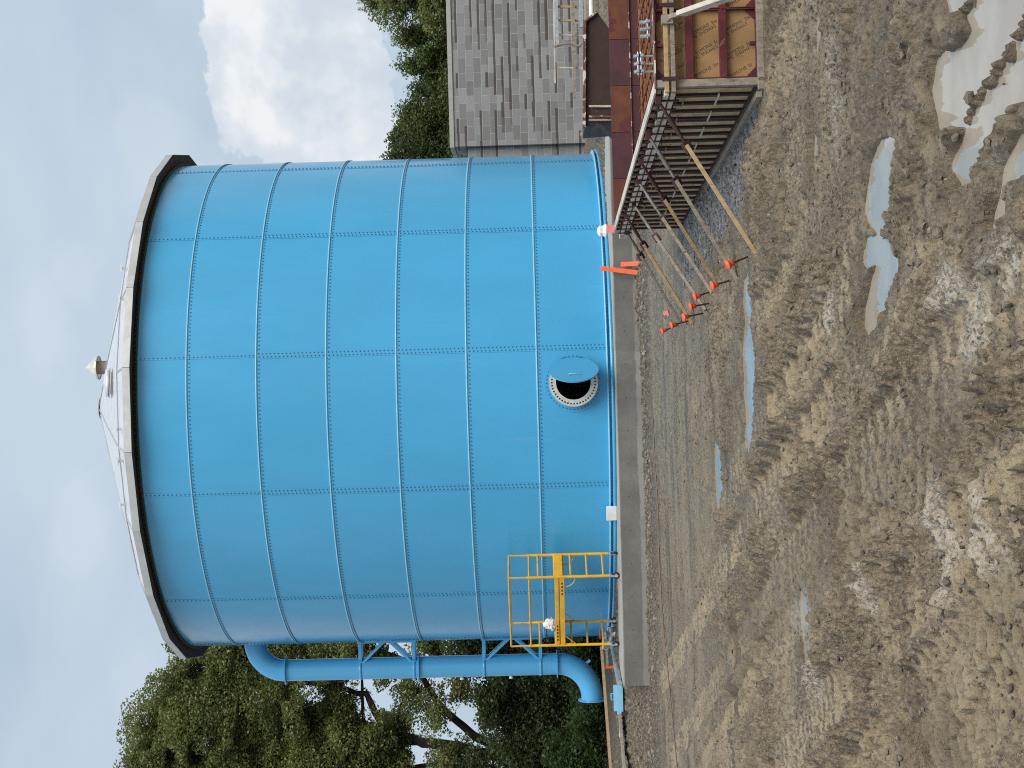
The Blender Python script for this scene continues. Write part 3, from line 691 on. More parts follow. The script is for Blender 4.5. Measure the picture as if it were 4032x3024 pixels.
    return h, np.clip(pale, 0, 1), np.clip(grav, 0, 1), np.clip(np.maximum(wet, wet_and_shade*.9), 0, 1), np.clip(tan, 0, 1), np.clip(strip+mid, 0, 1)

fine = np.linspace(-24, 24, 1150)
coarse = np.concatenate([np.linspace(24, 60, 26)[1:], np.linspace(60, 300, 36)[1:], np.linspace(300, 336, 26)[1:-1]])
ang = np.radians(np.concatenate([fine, coarse])); NA = len(ang)
rad_ = np.concatenate([np.linspace(.4, 5, 16)[:-1], np.geomspace(5, 33, 1050), np.geomspace(33, 60, 60)[1:], np.geomspace(60, 2500, 40)[1:]]); NR = len(rad_)
AA, RR = np.meshgrid(ang, rad_); X_, Y_ = RR*np.sin(AA), RR*np.cos(AA)
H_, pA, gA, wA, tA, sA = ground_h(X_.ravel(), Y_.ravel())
V = np.empty((NA*NR+1, 3), np.float32); V[:-1, 0] = X_.ravel(); V[:-1, 1] = Y_.ravel(); V[:-1, 2] = H_; V[-1] = (0, 0, 0)
ii, jj = np.meshgrid(np.arange(NR-1), np.arange(NA), indexing='ij'); j2 = (jj+1) % NA
Q = np.stack([ii*NA+jj, ii*NA+j2, (ii+1)*NA+j2, (ii+1)*NA+jj], -1).reshape(-1, 4)[:, ::-1]
T3 = np.stack([np.full(NA, NA*NR), (np.arange(NA)+1) % NA, np.arange(NA)], -1)
me = bpy.data.meshes.new('ground'); nq = len(Q)
me.vertices.add(len(V)); me.vertices.foreach_set('co', V.ravel())
me.loops.add(nq*4+NA*3); me.loops.foreach_set('vertex_index', np.concatenate([Q.ravel(), T3.ravel()]).astype(np.int32))
me.polygons.add(nq+NA); me.polygons.foreach_set('loop_start', np.concatenate([np.arange(nq)*4, nq*4+np.arange(NA)*3]).astype(np.int32))
me.polygons.foreach_set('use_smooth', np.ones(nq+NA, bool)); me.update(calc_edges=True)
ca = me.color_attributes.new('soil', 'FLOAT_COLOR', 'POINT'); arr = np.ones((len(V), 4), np.float32)
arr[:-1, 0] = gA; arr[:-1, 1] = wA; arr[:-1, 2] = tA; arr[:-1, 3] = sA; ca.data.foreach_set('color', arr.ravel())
ca = me.color_attributes.new('pale_patch', 'FLOAT_COLOR', 'POINT'); arr = np.zeros((len(V), 4), np.float32); arr[:-1, 0] = pA; ca.data.foreach_set('color', arr.ravel())  # mask of paler speckled patches at set spots
ground = bpy.data.objects.new('ground', me); COL.objects.link(ground); tag(ground, kind='structure')
m, t, b, oc = newmat('mud')
at = t.new('ShaderNodeAttribute'); at.attribute_name = 'soil'; sp = t.new('ShaderNodeSeparateColor'); t.put(sp.inputs[0], at.outputs['Color'])
n1 = t.noise(oc, 1.1, 6, .6); n2 = t.noise(oc, 9, 6, .68); n3 = t.noise(t.scalev(oc, (1, .35, 1)), 75, 3, .65); n4 = t.noise(t.scalev(oc, (1, .6, 1)), 4.0, 6, .62)
ov = t.scalev(oc, (1, .40, 1)); n5 = t.noise(ov, 40, 4, .66); n6 = t.noise(oc, 2.2, 4, .6)
c = t.mix(t.ramp(n1, .35, .65), (.205, .154, .096), (.252, .195, .126))
c = t.mix(t.math('MULTIPLY', t.ramp(n2, .48, .64), .85), c, (.105, .074, .045))
c = t.mix(t.math('MULTIPLY', t.ramp(n4, .54, .66), .45), c, (.36, .28, .175))
c = t.mix(t.math('MULTIPLY', t.ramp(n5, .53, .61), t.ramp(n6, .35, .65, .25, .60)), c, (.44, .355, .235))
c = t.mix(t.math('MULTIPLY', t.ramp(n5, .40, .47, 1, 0), t.ramp(n6, .35, .65, .70, .40)), c, (.040, .028, .016))
c = t.mix(t.math('MULTIPLY', t.ramp(n3, .60, .70), .7), c, (.55, .48, .37))
c = t.mix(t.math('MULTIPLY', sp.outputs[2], t.ramp(n5, .38, .52, .50, .85)), c, (.44, .35, .22))
s4 = t.new('ShaderNodeSeparateXYZ'); t.put(s4.inputs[0], oc); band = t.math('MULTIPLY', t.ramp(s4.outputs[1], 12.5, 16), t.ramp(s4.outputs[1], 25, 27, 1, 0))
bn_ = t.noise(t.scalev(oc, (.10, 1, 1)), 1.5, 5, .6)
c = t.mix(t.math('MULTIPLY', band, t.ramp(bn_, .50, .62, 0, .65)), c, (.30, .235, .155))
c = t.mix(t.math('MULTIPLY', band, t.ramp(bn_, .36, .46, .70, 0)), c, (.085, .060, .038))
at2 = t.new('ShaderNodeAttribute'); at2.attribute_name = 'pale_patch'; sp2 = t.new('ShaderNodeSeparateColor'); t.put(sp2.inputs[0], at2.outputs['Color'])
pl = t.math('MULTIPLY', sp2.outputs[0], t.ramp(t.noise(oc, 34, 5, .75), .45, .55))
c = t.mix(t.math('MULTIPLY', pl, .75), c, (.58, .53, .45))
vo = t.new('ShaderNodeTexVoronoi'); t.put(vo.inputs['Vector'], oc); vo.inputs['Scale'].default_value = 24
gcol = t.mix(vo.outputs['Color'], (.09, .095, .105), (.27, .27, .275)); t.put(gcol.node.inputs[0], t.math('MULTIPLY', t.noise(oc, 24, 2), 1.0))
c = t.mix(t.math('MULTIPLY', sp.outputs[0], .8), c, gcol)
stc = t.mix(t.ramp(t.noise(oc, 17, 5, .75), .47, .60), (.065, .049, .034), (.28, .235, .175))
c = t.mix(t.math('MULTIPLY', at.outputs['Alpha'], .75), c, stc)
c = t.mix(t.math('MULTIPLY', sp.outputs[1], .5), c, (.11, .083, .054))  # darkens wet patches and pool margins; in rut hollows it paints shade
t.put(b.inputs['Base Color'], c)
wr = t.math('MULTIPLY', sp.outputs[1], t.ramp(t.noise(oc, 7, 4, .6), .38, .6))
t.put(b.inputs['Roughness'], t.math('SUBTRACT', t.ramp(n2, .3, .7, .44, .66), t.math('MULTIPLY', wr, .25)))
b.inputs['Specular IOR Level'].default_value = .5
hh = t.math('ADD', t.noise(oc, 38, 5, .7), t.math('MULTIPLY', t.noise(oc, 130, 3, .6), .35))
t.put(b.inputs['Normal'], t.bump(hh, .95, .03))
me.materials.append(m)

for nm, pts in POOLS.items():
    xs, ys = [p[0] for p in pts], [p[1] for p in pts]; g_ = .22; zo = .035 if min(ys) > 12.3 else 0
    z0 = -.062+zo; mb = MB(); mb.prism([(min(xs)-g_, min(ys)-g_, z0), (max(xs)+g_, min(ys)-g_, z0), (max(xs)+g_, max(ys)+g_, z0), (min(xs)-g_, max(ys)+g_, z0)], (0, 0, .027+.0004*'abcdefghi'.index(nm)))
    o = mb.build('puddle', M['water']); tag(o, kind='structure')

def rocks(name, n, place, smin, smax, mat, parent=None):
    bmx = bmesh.new(); bmesh.ops.create_icosphere(bmx, subdivisions=1, radius=1); bv = np.array([v.co[:] for v in bmx.verts]); bf = np.array([[v.index for v in f.verts] for f in bmx.faces]); bmx.free()
    P = place(n); n = len(P); s_ = smin*(smax/smin)**(rng.random(n)**2.6)
    VV = bv[None]*(1+.5*(rng.random((n, len(bv), 1))-.5)); sc = s_[:, None]*(.65+.7*rng.random((n, 3))); sc[:, 2] *= .75
    th = rng.random(n)*6.28; VV = VV*sc[:, None, :]; c_, s2 = np.cos(th)[:, None], np.sin(th)[:, None]
    VV = np.stack([VV[..., 0]*c_-VV[..., 1]*s2, VV[..., 0]*s2+VV[..., 1]*c_, VV[..., 2]], -1)+P[:, None, :]
    VV[..., 2] += s_[:, None]*.15
    FF = (bf[None]+(np.arange(n)*len(bv))[:, None, None]).reshape(-1, 3)
    me = bpy.data.meshes.new(name); me.from_pydata(VV.reshape(-1, 3).tolist(), [], FF.tolist()); me.materials.append(mat)
    me.polygons.foreach_set('use_smooth', [False]*len(FF))
    o = bpy.data.objects.new(name, me); COL.objects.link(o)
    return o
def on_ground(x, y, keep_dry=True):
    h = ground_h(x, y)[0]; ok = h > -.03 if keep_dry else h > -9
    return np.stack([x, y, h], -1)[ok]
def wedge(n, y0=6.2, y1=27):
    y = y0*(y1/y0)**rng.random(n); x = (rng.random(n)*2-1)*.30*y; 
    k = fbm(x, y, .9, 3, 33)+.25*(rng.random(n)-.5) > .47
    k &= ~((x > 2.2-.0685*(y-13)) & (y > 12.8) & (y < 21)); return on_ground(x[k], y[k])
tag(rocks('mud_clods', 16000, wedge, .006, .028, M['clod']), 'loose brown mud clods scattered over the churned wet ground', 'mud clods', kind='stuff')
tag(rocks('pebbles', 3200, lambda n: wedge(n, 6.5, 26), .005, .022, M['soil_stone']), 'small pale stones strewn through the mud', 'pebbles', kind='stuff')
def gv(n):
    y = 13.4+6.6*rng.random(n); x = 2.40-.0685*(y-13)-.78*rng.random(n)**1.5; return on_ground(x, y)
tag(rocks('gravel', 4200, gv, .012, .036, M['gravel']), 'blue-grey crushed gravel heaped along the foot of the formwork', 'gravel', kind='stuff')
def gs(n):
    x = -8.5+12*rng.random(n); y = 26.4+1.8*rng.random(n)+np.where(x < SX0-.05, 2.2*rng.random(n), 0); k = (y < SY0-.02) | (x < SX0-.03); return on_ground(x[k], y[k])
tag(rocks('rubble', 1200, gs, .012, .06, M['soil_stone']), 'stony rubble along the foot of the concrete base', 'rubble', kind='stuff')

def vn3(p, scale, seed):
    q = p/scale; i = np.floor(q); f = q-i; f = f*f*(3-2*f); out = 0
    for dx in (0, 1):
        for dy in (0, 1):
            for dz in (0, 1):
                hsh = hash2(i[:, 0]+dx+57*(i[:, 2]+dz), i[:, 1]+dy, seed)
                out = out+hsh*(f[:, 0] if dx else 1-f[:, 0])*(f[:, 1] if dy else 1-f[:, 1])*(f[:, 2] if dz else 1-f[:, 2])
    return out

# ------------------------------------------------------------------ footing formwork
NX, NY, FX, FY, FT = 2.476, 13.0, 1.984, 20.2, .885       # near corner, far corner, top
wd_ = Vector((FX-NX, FY-NY, 0)); WL = wd_.length; wd_.normalize(); wo = Vector((-wd_.y, wd_.x, 0))   # along the wing, and outwards (picture left)
NC = Vector((NX, NY, 0))
form = thing('footing_form', (NX, NY, 0), 'large open formwork box with tan plywood panels in maroon steel frames beside the tank', 'formwork')
def textmesh(body, size):
    cu = bpy.data.curves.new('print', 'FONT'); cu.body = body; cu.size = size; cu.resolution_u = 2
    o = bpy.data.objects.new('print', cu); COL.objects.link(o); bpy.context.view_layer.update()
    me = bpy.data.meshes.new_from_object(o.evaluated_get(bpy.context.evaluated_depsgraph_get()))
    vs = [v.co.copy() for v in me.vertices]; fs = [tuple(p.vertices) for p in me.polygons]
    bpy.data.objects.remove(o, do_unlink=True); bpy.data.meshes.remove(me)
    return vs, fs
TV, TF = textmesh('SYMONS  Steel-Ply', .040)
def face_panel(x0, x1, y, cut=False):
    p = bpy.data.objects.new('form_panel', None); p.location = (x0, y, .02); COL.objects.link(p); attach(p, form)
    z0, z1 = .035, FT
    mb = MB(); mb.box(x0+.004, x1-.004, y+.045, y+.062, z0, z1); mb.build('plywood', M['ply'], p)
    mb = MB(); t_ = .008
    for xa, xb in ((x0+.002, x0+.002+t_), (x1-.002-t_, x1-.002)): mb.box(xa, xb, y-.012, y+.044, z0, z1)
    for za, zb in ((z0, z0+t_), (z1-t_, z1)): mb.box(x0+.011, x1-.011, y-.012, y+.044, za, zb)
    h = (z1-z0)/3
    for k in (1, 2):
        zc = z0+h*k; mb.box(x0+.011, x1-.011, y-.008, y-.001, zc-.030, zc+.030); mb.box(x0+.011, x1-.011, y, y+.044, zc+.022, zc+.030); mb.box(x0+.011, x1-.011, y, y+.044, zc-.030, zc-.022)
    g_ = .085
    for sx_, sz_ in ((0, 0), (1, 0), (0, 1), (1, 1)):
        xa = x0+.0115 if sx_ == 0 else x1-.0115; za = z0+t_+.0005 if sz_ == 0 else z1-t_-.0005; dx = g_ if sx_ == 0 else -g_; dz = g_ if sz_ == 0 else -g_
        mb.prism([(xa, y+.030, za), (xa+dx, y+.030, za), (xa, y+.030, za+dz)], (0, .008, 0))
    mb.box((x0+x1)/2-.012, (x0+x1)/2+.012, y-.004, y+.043, z0+.009, z0+.055); mb.box((x0+x1)/2-.012, (x0+x1)/2+.012, y-.004, y+.043, z1-.060, z1-.009)
    mb.build('frame', M['maroon'], p, bevel=.0015)
    mb = MB(); rr = random.Random(int(x0*1000))
    for bay in range(3):
        zc = z0+h*bay+h/2
        for q in range(5):
            cxx = x0+.06+(x1-x0-.12)*((q+.5)/5+rr.uniform(-.03, .03)); czz = zc+(.06 if q % 2 else -.05)+rr.uniform(-.02, .02)
            if cxx > x1-.04: continue
            an = R(-62 if True else 118) + (math.pi if q % 2 else 0)
            ca_, sa_ = math.cos(an), math.sin(an); vs = []
            for v in TV:
                lx, lz = v.x-.165, v.y-.012; X = cxx+lx*ca_-lz*sa_; Z = czz+lx*sa_+lz*ca_; vs.append(Vector((X, y+.0435, Z)))
            keep = [f for f in TF if all(z0+.012+h*bay+.026 < vs[i].z < z0+h*(bay+1)-.036 and x0+.02 < vs[i].x < x1-.02 for i in f)]
            mb.add(vs, keep)
    mb.build('print_text', M['print'], p)
    for dx, dz in ((.12, .12), (.33, .60), (.24, .60)):
        if x0+dx < x1-.05:
            pass
xp = NX+.052
for k in range(4): face_panel(xp+.588*k, xp+.588*(k+1), NY)
mb = MB(); mb.box(NX-.012, NX+.050, NY-.02, NY+.07, .035, FT+.004); mb.build('corner_post', M['wood_grey'], form, bevel=.003)
mb = MB(); mb.box(NX-.06, NX+3.2, NY-.085, NY-.02, -.02, .040); mb.build('sill_board', M['wood_grey'], form, bevel=.004)
mb = MB(); mb.bar(NC+wo*.075+wd_*.05+Vector((0, 0, .015)), NC+wo*.075+wd_*WL+Vector((0, 0, .015)), .055, .05); mb.build('sill_board', M['wood_grey'], form, bevel=.004)
mb = MB(); mb.box(NX-.015, NX+3.2, NY-.03, NY+.07, FT+.006, FT+.018); mb.build('top_rail', M['chipped'], form)
mb = MB(); mb.bar(NC+wd_*.02+Vector((0, 0, FT+.013)), NC+wd_*WL+Vector((0, 0, FT+.013)), .10, .014); mb.build('top_rail', M['wood_light'], form)
def wp(s_, o_, z): v = NC+wd_*s_+wo*o_; v.z = z; return v
for k in range(6):
    s0 = .03+k*(WL-.03)/6; s1 = .03+(k+1)*(WL-.03)/6-.004
    p = bpy.data.objects.new('form_panel', None); p.location = wp(s0, 0, .02); COL.objects.link(p); attach(p, form)
    mb = MB(); mb.bar(wp((s0), -.022, (FT+.035)/2), wp(s1, -.022, (FT+.035)/2), .016, FT-.04); mb.build('plywood', M['ply_pale'], p)
    mb = MB()
    for j in range(5):
        ss = s0+.035+(s1-s0-.07)*j/4
        for oo in (-.035, .015): pass
        wdt = .055 if j in (0, 4) else .065
        mb.hexa([wp(ss-wdt/2, -.013, .04), wp(ss+wdt/2, -.013, .04), wp(ss+wdt/2, .007, .04), wp(ss-wdt/2, .007, .04), wp(ss-wdt/2, -.013, FT-.004), wp(ss+wdt/2, -.013, FT-.004), wp(ss+wdt/2, .007, FT-.004), wp(ss-wdt/2, .007, FT-.004)])
    for z in (.045, FT-.010): mb.bar(wp(s0, -.003, z), wp(s1, -.003, z), .018, .012)
    mb.build('frame', M['maroon_dark'], p)
# walers: double boards on both faces, with tie brackets
ZW = .775
for dz in (.028, -.028):
    mb = MB(); mb.box(NX-.06, NX+3.1, NY-.065, NY-.022, ZW+dz-.018, ZW+dz+.018); mb.build('waler', M['wood_new'] if dz > 0 else M['wood_grey'], form, bevel=.003)
    mb = MB(); mb.bar(wp(.0, .052, ZW+dz), wp(WL+.25, .052, ZW+dz), .055, .038); mb.build('waler', M['wood_light'], form, bevel=.003)
for k in range(23):
    ss = .16+k*.31
    mb = MB(); mb.bar(wp(ss, .084, ZW-.09), wp(ss, .084, ZW+.09), .030, .012, up=wo); mb.bar(wp(ss, .0, ZW+.058), wp(ss, .10, ZW+.058), .03, .01); mb.bar(wp(ss, .0, ZW-.058), wp(ss, .12, ZW-.058), .03, .01)
    mb.build('tie_bracket', M['maroon_dark'], form)
for xx in (.02, .64, 1.23):
    mb = MB(); X = NX+.03+xx; mb.box(X-.015, X+.015, NY-.080, NY-.067, ZW-.07, ZW+.07); mb.box(X-.012, X+.012, NY-.066, NY-.02, ZW+.048, ZW+.058)
    mb.build('tie_bracket', M['maroon_dark'], form)
for a in np.arange(.25, WL-.3, .62):
    mb = MB(); mb.bar(wp(a, .018, .33), wp(a+.34, .018, .33), .010, .020, up=wo); mb.build('tie_strip', M['wood_light'], form)
    mb = MB(); mb.bar(wp(a+.2, .018, .62), wp(a+.4, .018, .62), .010, .014, up=wo); mb.build('tie_strip', M['wood_grey'], form)
# back wall of the box, seen from inside
BX = FX+.06
for k in range(8):
    x0, x1 = BX+.61*k+.003, BX+.61*(k+1)-.003
    mt = M['rust_purple'] if k in (1, 3, 6) else M['rust_orange']
    mb = MB(); mb.box(x0, x1, FY+.01, FY+.03, FT-.245, FT+.01); mb.build('liner_panel', mt, form)
    mb = MB(); mb.box(x0, x1, FY+.012, FY+.03, .03, FT-.26); mb.build('liner_panel', M['rust_purple'], form)
mb = MB(); mb.box(BX, BX+5, FY-.012, FY+.03, FT-.258, FT-.247); mb.build('liner_rail', M['chipped'], form)
mb = MB(); mb.box(BX-.05, BX+5, FY+.032, FY+.09, .02, FT+.008); mb.build('back_frame', M['maroon_dark'], form)
# rebar mat and boards inside the box
mat_ = thing('rebar_mat', (NX+1.2, 16.5, .50), 'rusty reinforcing bar mat laid inside the formwork box', 'rebar mat')
for k in range(26):
    y = NY+.35+k*.265; x0 = NX+.1-.0685*(y-NY); a = random.uniform(-.02, .02)
    mb = MB(); mb.tube([(x0, y, .50+random.uniform(-.015, .02)), (x0+2.5, y+a, .51+random.uniform(-.02, .02)), (x0+4.6, y+a*2, .50)], .014, 6); mb.build('rebar', M['rust_bar'], mat_)
for k in range(20):
    x = NX+.12+k*.22; mb = MB(); mb.tube([(x, NY+.2, .525), (x-.20, 16.5, .53+random.uniform(-.01, .02)), (x-.42, FY-.05, .525)], .014, 6); mb.build('rebar', M['rust_bar'], mat_)
for k in range(11):
    y = 13.35+.62*k; x0 = NX+.12-.0685*(y-NY); mb = MB(); mb.box(x0, x0+4.4, y, y+.56, .43+.006*(k % 3), .455+.006*(k % 3))
    o = mb.build('stained_board', M['rust_wood'], bevel=.004)
    tag(o, 'rust-stained board laid under the reinforcing bars in the formwork box', 'board', 'stained boards in the formwork box')
# anchor bolt sets
def bolt_set(x, y, n, sp, z0, z1, bars, wid, label):
    th_ = thing('anchor_bolt_set', (x, y, z0), label, 'anchor bolts')
    for k in range(n):
        mb = MB(); xx = x+(k-(n-1)/2)*sp; mb.tube([(xx, y, z0), (xx, y, z1-.02)], .010, 10); mb.tube([(xx, y, z1-.06), (xx, y, z1)], .017, 10); mb.build('anchor_bolt', M['steel_grey'], th_)
    for zb, off in bars:
        mb = MB(); mb.tube([(x-wid/2, y-.03, zb), (x+wid/2, y-.03, zb)], .009, 8); 
        for k in range(n): xx = x+(k-(n-1)/2)*sp; mb.bar((xx-.012, y-.028, zb), (xx+.012, y-.028, zb), .05, .04)
        mb.build('template_bar', M['steel_grey'], th_)
p = aty(2500, 253, 13.9); bolt_set(p.x, p.y, 3, .07, .46, p.z+.01, ((aty(2512, 253, 13.9).z, 0), (aty(2524, 253, 13.9).z, 0)), .21, 'galvanised anchor bolt trio with two crossbars, standing tall behind the form rim near its corner')
p = aty(2524, 116, 13.7); bolt_set(p.x, p.y, 3, .062, .46, p.z+.01, ((aty(2549, 116, 13.7).z, 0),), .17, 'galvanised anchor bolt trio with one low crossbar, at the picture edge behind the form rim')

# braces and capped stakes
BR = [ # top px on the wing, joint px, foot px, material
 ((2592, 398), (2706, 568), (2987, 1014), 'wood_new'), ((2553, 533), (2670, 703), (2906, 1106), 'wood_grey'),
 ((2523, 638), (2620, 780), (2826, 1120), 'wood_new'), ((2514, 715), (2611, 857), (2826, 1186), 'wood_grey'),
 ((2496, 805), (2589, 925), (2779, 1222), 'wood_grey'), ((2466, 852), (2539, 957), (2722, 1268), 'wood_new'), ((2469, 915), (2525, 1002), (2680, 1276), 'wood_grey')]
ORD = ['nearest the camera', 'second from the camera', 'third from the camera', 'fourth from the camera', 'fifth from the camera', 'sixth from the camera', 'farthest from the camera']
LOOK = ['long tan timber brace', 'grey timber brace', 'tan timber brace', 'grey-brown timber brace with dark edges', 'thin grey timber brace', 'thin tan timber brace', 'thin grey timber brace']
for k, (tp, jt, ft, mt) in enumerate(BR):
    a = atplane(tp[0], tp[1], NC+wo*.10, wo); c_ = atz(ft[0], ft[1], .03); pj = ray(*jt)
    dd = (c_-a); o = Vector((0, 0, EYE)); # closest point on the brace line to the joint ray
    rr_ = pj.normalized(); w0 = a-o; A, B_, C_, D_, E_ = dd.dot(dd), dd.dot(rr_), 1.0, dd.dot(w0), rr_.dot(w0)
    u_ = (B_*E_-C_*D_)/(A*C_-B_*B_); u_ = min(.55, max(.18, u_)); j = a+dd*u_
    br_ = thing('timber_brace', c_, '%s leaning on the formwork, %s of seven' % (LOOK[k], ORD[k]), 'brace', 'braces along the formwork side')
    mb = MB(); mb.tube([a, j+dd.normalized()*.10], .014, 8); mb.tube([a.lerp(j, .35), a.lerp(j, .75)], .021, 8); mb.build('turnbuckle', M['maroon_dark'] if k in (0, 2, 5) else M['dull_steel'], br_)
    mb = MB(); mb.bar(a-wo*.04, a+wo*.03, .04, .05); mb.build('bracket', M['maroon_dark'], br_)
    mb = MB(); mb.bar(j-dd.normalized()*.03, j+dd.normalized()*.07, .048, .07, up=wo); mb.build('bracket', M['maroon_dark'], br_)
    mb = MB(); mb.bar(j, c_, .088, .036, up=Vector((.12, 1, -.1)).cross(dd)); mb.build('timber', M[mt], br_, bevel=.003)
STK = [((2966, 1002), (2889, 1034)), ((2901, 1096), (2820, 1121)), ((2822, 1140), (2744, 1167)), ((2806, 1192), (2730, 1206)), ((2771, 1233), (2738, 1240)), ((2718, 1262), (2670, 1274)), ((2674, 1279), (2622, 1299))]
def make_stake():
    s_ = thing('stake', (0, 0, 0), 'x', 'stake', 'steel stakes with orange caps')
    mb = MB(); mb.tube([(0, 0, -.15), (0, 0, .30)], .011, 8); mb.build('rod', M['maroon_dark'], s_)
    mb = MB(); mb.lathe([(.013, .255), (.028, .258), (.030, .30), (.034, .315), (.052, .330), (.056, .338), (.054, .352), (.001, .358)], (0, 0, 0), n=20); mb.build('cap', M['cap'], s_)
    return s_
proto = make_stake()
for k, (bp, cp) in enumerate(STK):
    base = atz(bp[0], bp[1], .0); tip = aty(cp[0], cp[1], base.y-.03); L = (tip-base).length
    s_ = proto if k == 0 else copy_tree(proto); s_.location = base
    s_.rotation_euler = (tip-base).to_track_quat('Z', 'Y').to_euler(); s_.scale = (.88, .88, max(.75, min(1.15, L/.35)))
    s_['label'] = 'orange-capped steel stake at the foot of the brace %s' % ORD[k]

# brace on the near face, running out towards the viewer
a = aty(2640, 68, NY-.085); e_ = Vector((4.05, 10.6, .05))
b2 = atplane(2830, 0, a, (e_-a).cross(Vector((1, 0, 0))).normalized()) if False else None
d0 = ray(2830, 2).normalized(); y2 = 12.35; p2 = aty(2830, 2, y2); dirn = (p2-a).normalized(); foot = a+dirn*((a.z-.03)/(-dirn.z)) if dirn.z < 0 else p2
nb = thing('face_brace', foot, 'pale timber brace with a steel bracket running out from the near form panel', 'brace')
mb = MB(); j = a.lerp(p2, .30); mb.bar(a, j, .035, .05); mb.box(a.x-.055, a.x+.02, a.y-.02, a.y+.06, a.z-.02, a.z+.075); mb.cyl(a+Vector((-.02, -.03, .03)), a+Vector((-.02, .03, .03)), .018, 12)
mb.build('bracket', M['wood_grey'], nb)
mb = MB(); mb.bar(j-dirn*.05, foot, .04, .10, up=(0, -.3, 1)); mb.build('timber', M['wood_light'], nb, bevel=.003)

# ------------------------------------------------------------------ dark brown steel skip behind the formwork
SKY = 22.6
P_ = lambda px, py: aty(px, py, SKY)
sil = [P_(2303, 497), P_(2305, 88), P_(2352, 48), P_(2412, 132), P_(2500, 140), P_(2502, 480)]
skip = thing('steel_skip', (sil[0].x+.8, SKY, 0), 'dark brown steel skip with a chipped white rim behind the formwork', 'skip')
mb = MB(); mb.prism(sil, (0, 1.15, 0)); mb.build('body', M['brown_steel'], skip, bevel=.006)
mb = MB(); a, b_ = sil[0]+Vector((-.02, -.03, .012)), sil[1]+Vector((0, -.03, .012)); mb.bar(a, b_, .06, .045); c_ = sil[2]+Vector((0, -.03, .012)); mb.bar(b_, c_, .06, .03); mb.build('rim', M['chipped'], skip, bevel=.004)
for py_, mt, wd2 in ((420, 'cream', .05), (474, 'wood_grey', .06), (460, 'chipped', .02)):
    mb = MB(); t0, t1 = P_(2318, py_), P_(2500, py_); t0.y -= .02; t1.y -= .02; mb.bar(t0, t1, wd2, .03); mb.build('rib', M[mt], skip, bevel=.004)
mb = MB(); q0 = P_(2360, 492); q0.y -= .01; q1 = P_(2330, 522); q2 = P_(2416, 545); mb.bar(q0, q1, .05, .07); mb.bar(q0, q2, .05, .05); mb.build('leg_bracket', M['black'], skip)
mb = MB(); a, b_ = aty(2284, 529, 24.5), aty(2450, 525, 24.5); b_.z = 0; mb.bar(a, b_, .045, .05); o = mb.build('wooden_post', M['wood_new'], bevel=.003); tag(o, 'short brown wooden post standing left of the dark steel skip', 'post')

# ------------------------------------------------------------------ block building
BY = 41.0
def P2(px, py, y=BY): return aty(px, py, y)
c0 = P2(1772, 578)
bz = c0.z; bx = c0.x
bld = thing('block_building', (bx+4, BY, .45), 'grey concrete block building with brown-stained courses to the right of the tank', 'building')
mb = MB(); mb.prism([(bx, BY, .2), (bx+12, BY, .2), (bx+12, BY+7, .2), (bx, BY+7, .2)], (0, 0, bz-.12-.2)); mb.build('wall', M['cmu'], bld)
mb = MB(); mb.box(bx-.03, bx+12, BY-.03, BY+7.03, bz-.119, bz); mb.build('coping', M['concrete'], bld, bevel=.008)
mb = MB(); ez = P2(1837, 600, BY+.22).z; mb.prism([(bx-1.6, BY+.22, .2), (bx-.003, BY+.22, .2), (bx-.003, BY+6, .2), (bx-1.6, BY+6, .2)], (0, 0, ez-.2)); mb.build('low_wall', M['cmu'], bld)

# timber staging in front of the wall
GY = 38.2
st = thing('timber_staging', (bx+3.2, GY, .45), 'light timber staging of posts and rails against the grey block wall', 'staging')
Q = lambda px, py: aty(px, py, GY)
for px0, px1, py_, mt, wv in ((2196, 2380, 26, 'wood_new', .055), (2196, 2355, 80, 'wood_new', .045), (2194, 2400, 137, 'wood_light', .025), (2196, 2400, 266, 'wood_light', .035)):
    mb = MB(); a, b_ = Q(px0, py_), Q(px1, py_+2); b_.z = .3; mb.bar(a, b_, wv, wv); mb.build('post', M[mt], st)
for px_, py0, py1, mt, wv in ((2258, -40, 388, 'wood_grey', .07), (2190, -40, 180, 'steel_grey', .085), (2286, -40, 110, 'steel_grey', .09), (2181, -40, 330, 'wood_light', .035), (2305, -40, 80, 'wood_grey', .06)):
    mb = MB(); a, b_ = Q(px_-2, py0), Q(px_+4, py1); a.y -= .06; b_.y -= .06; mb.bar(a, b_, wv, wv); mb.build('rail', M[mt], st)
mb = MB(); mb.tube([Q(2183, 187)+Vector((0, -.1, 0)), Q(2210, 178)+Vector((0, -.1, 0)), Q(2240, 174)+Vector((0, -.1, 0)), Q(2265, 181)+Vector((0, -.1, 0)), Q(2282, 186)+Vector((0, -.1, 0)), Q(2291, 174)+Vector((0, -.1, 0))], [.035, .03, .028, .03, .035, .02], 8)
o = mb.build('driftwood_branch', M['wood_grey']); tag(o, 'bent grey branch hanging on the timber staging', 'branch')
for px_, py1, lab in ((2326, 70, 'thick white pipe, highest of the three on the staging'), (2370, 112, 'thin white pipe between the two others on the staging'), (2394, 130, 'white pipe lying lowest, next to the rusty form liner')):
    a, b_ = aty(px_, -60, 31), aty(px_+4, py1, 31); mb = MB(); mb.tube([a, b_], .05 if px_ == 2326 else .03, 14); o = mb.build('white_pipe', M['white']); tag(o, lab, 'pipe', 'white pipes behind the formwork')
mb = MB(); mb.box(5.6, 9, 31.2, 32.2, .4, .78); o = mb.build('pipe_rack', M['wood_grey'], bevel=.01); tag(o, 'low grey timber rack under the white pipes', 'rack')

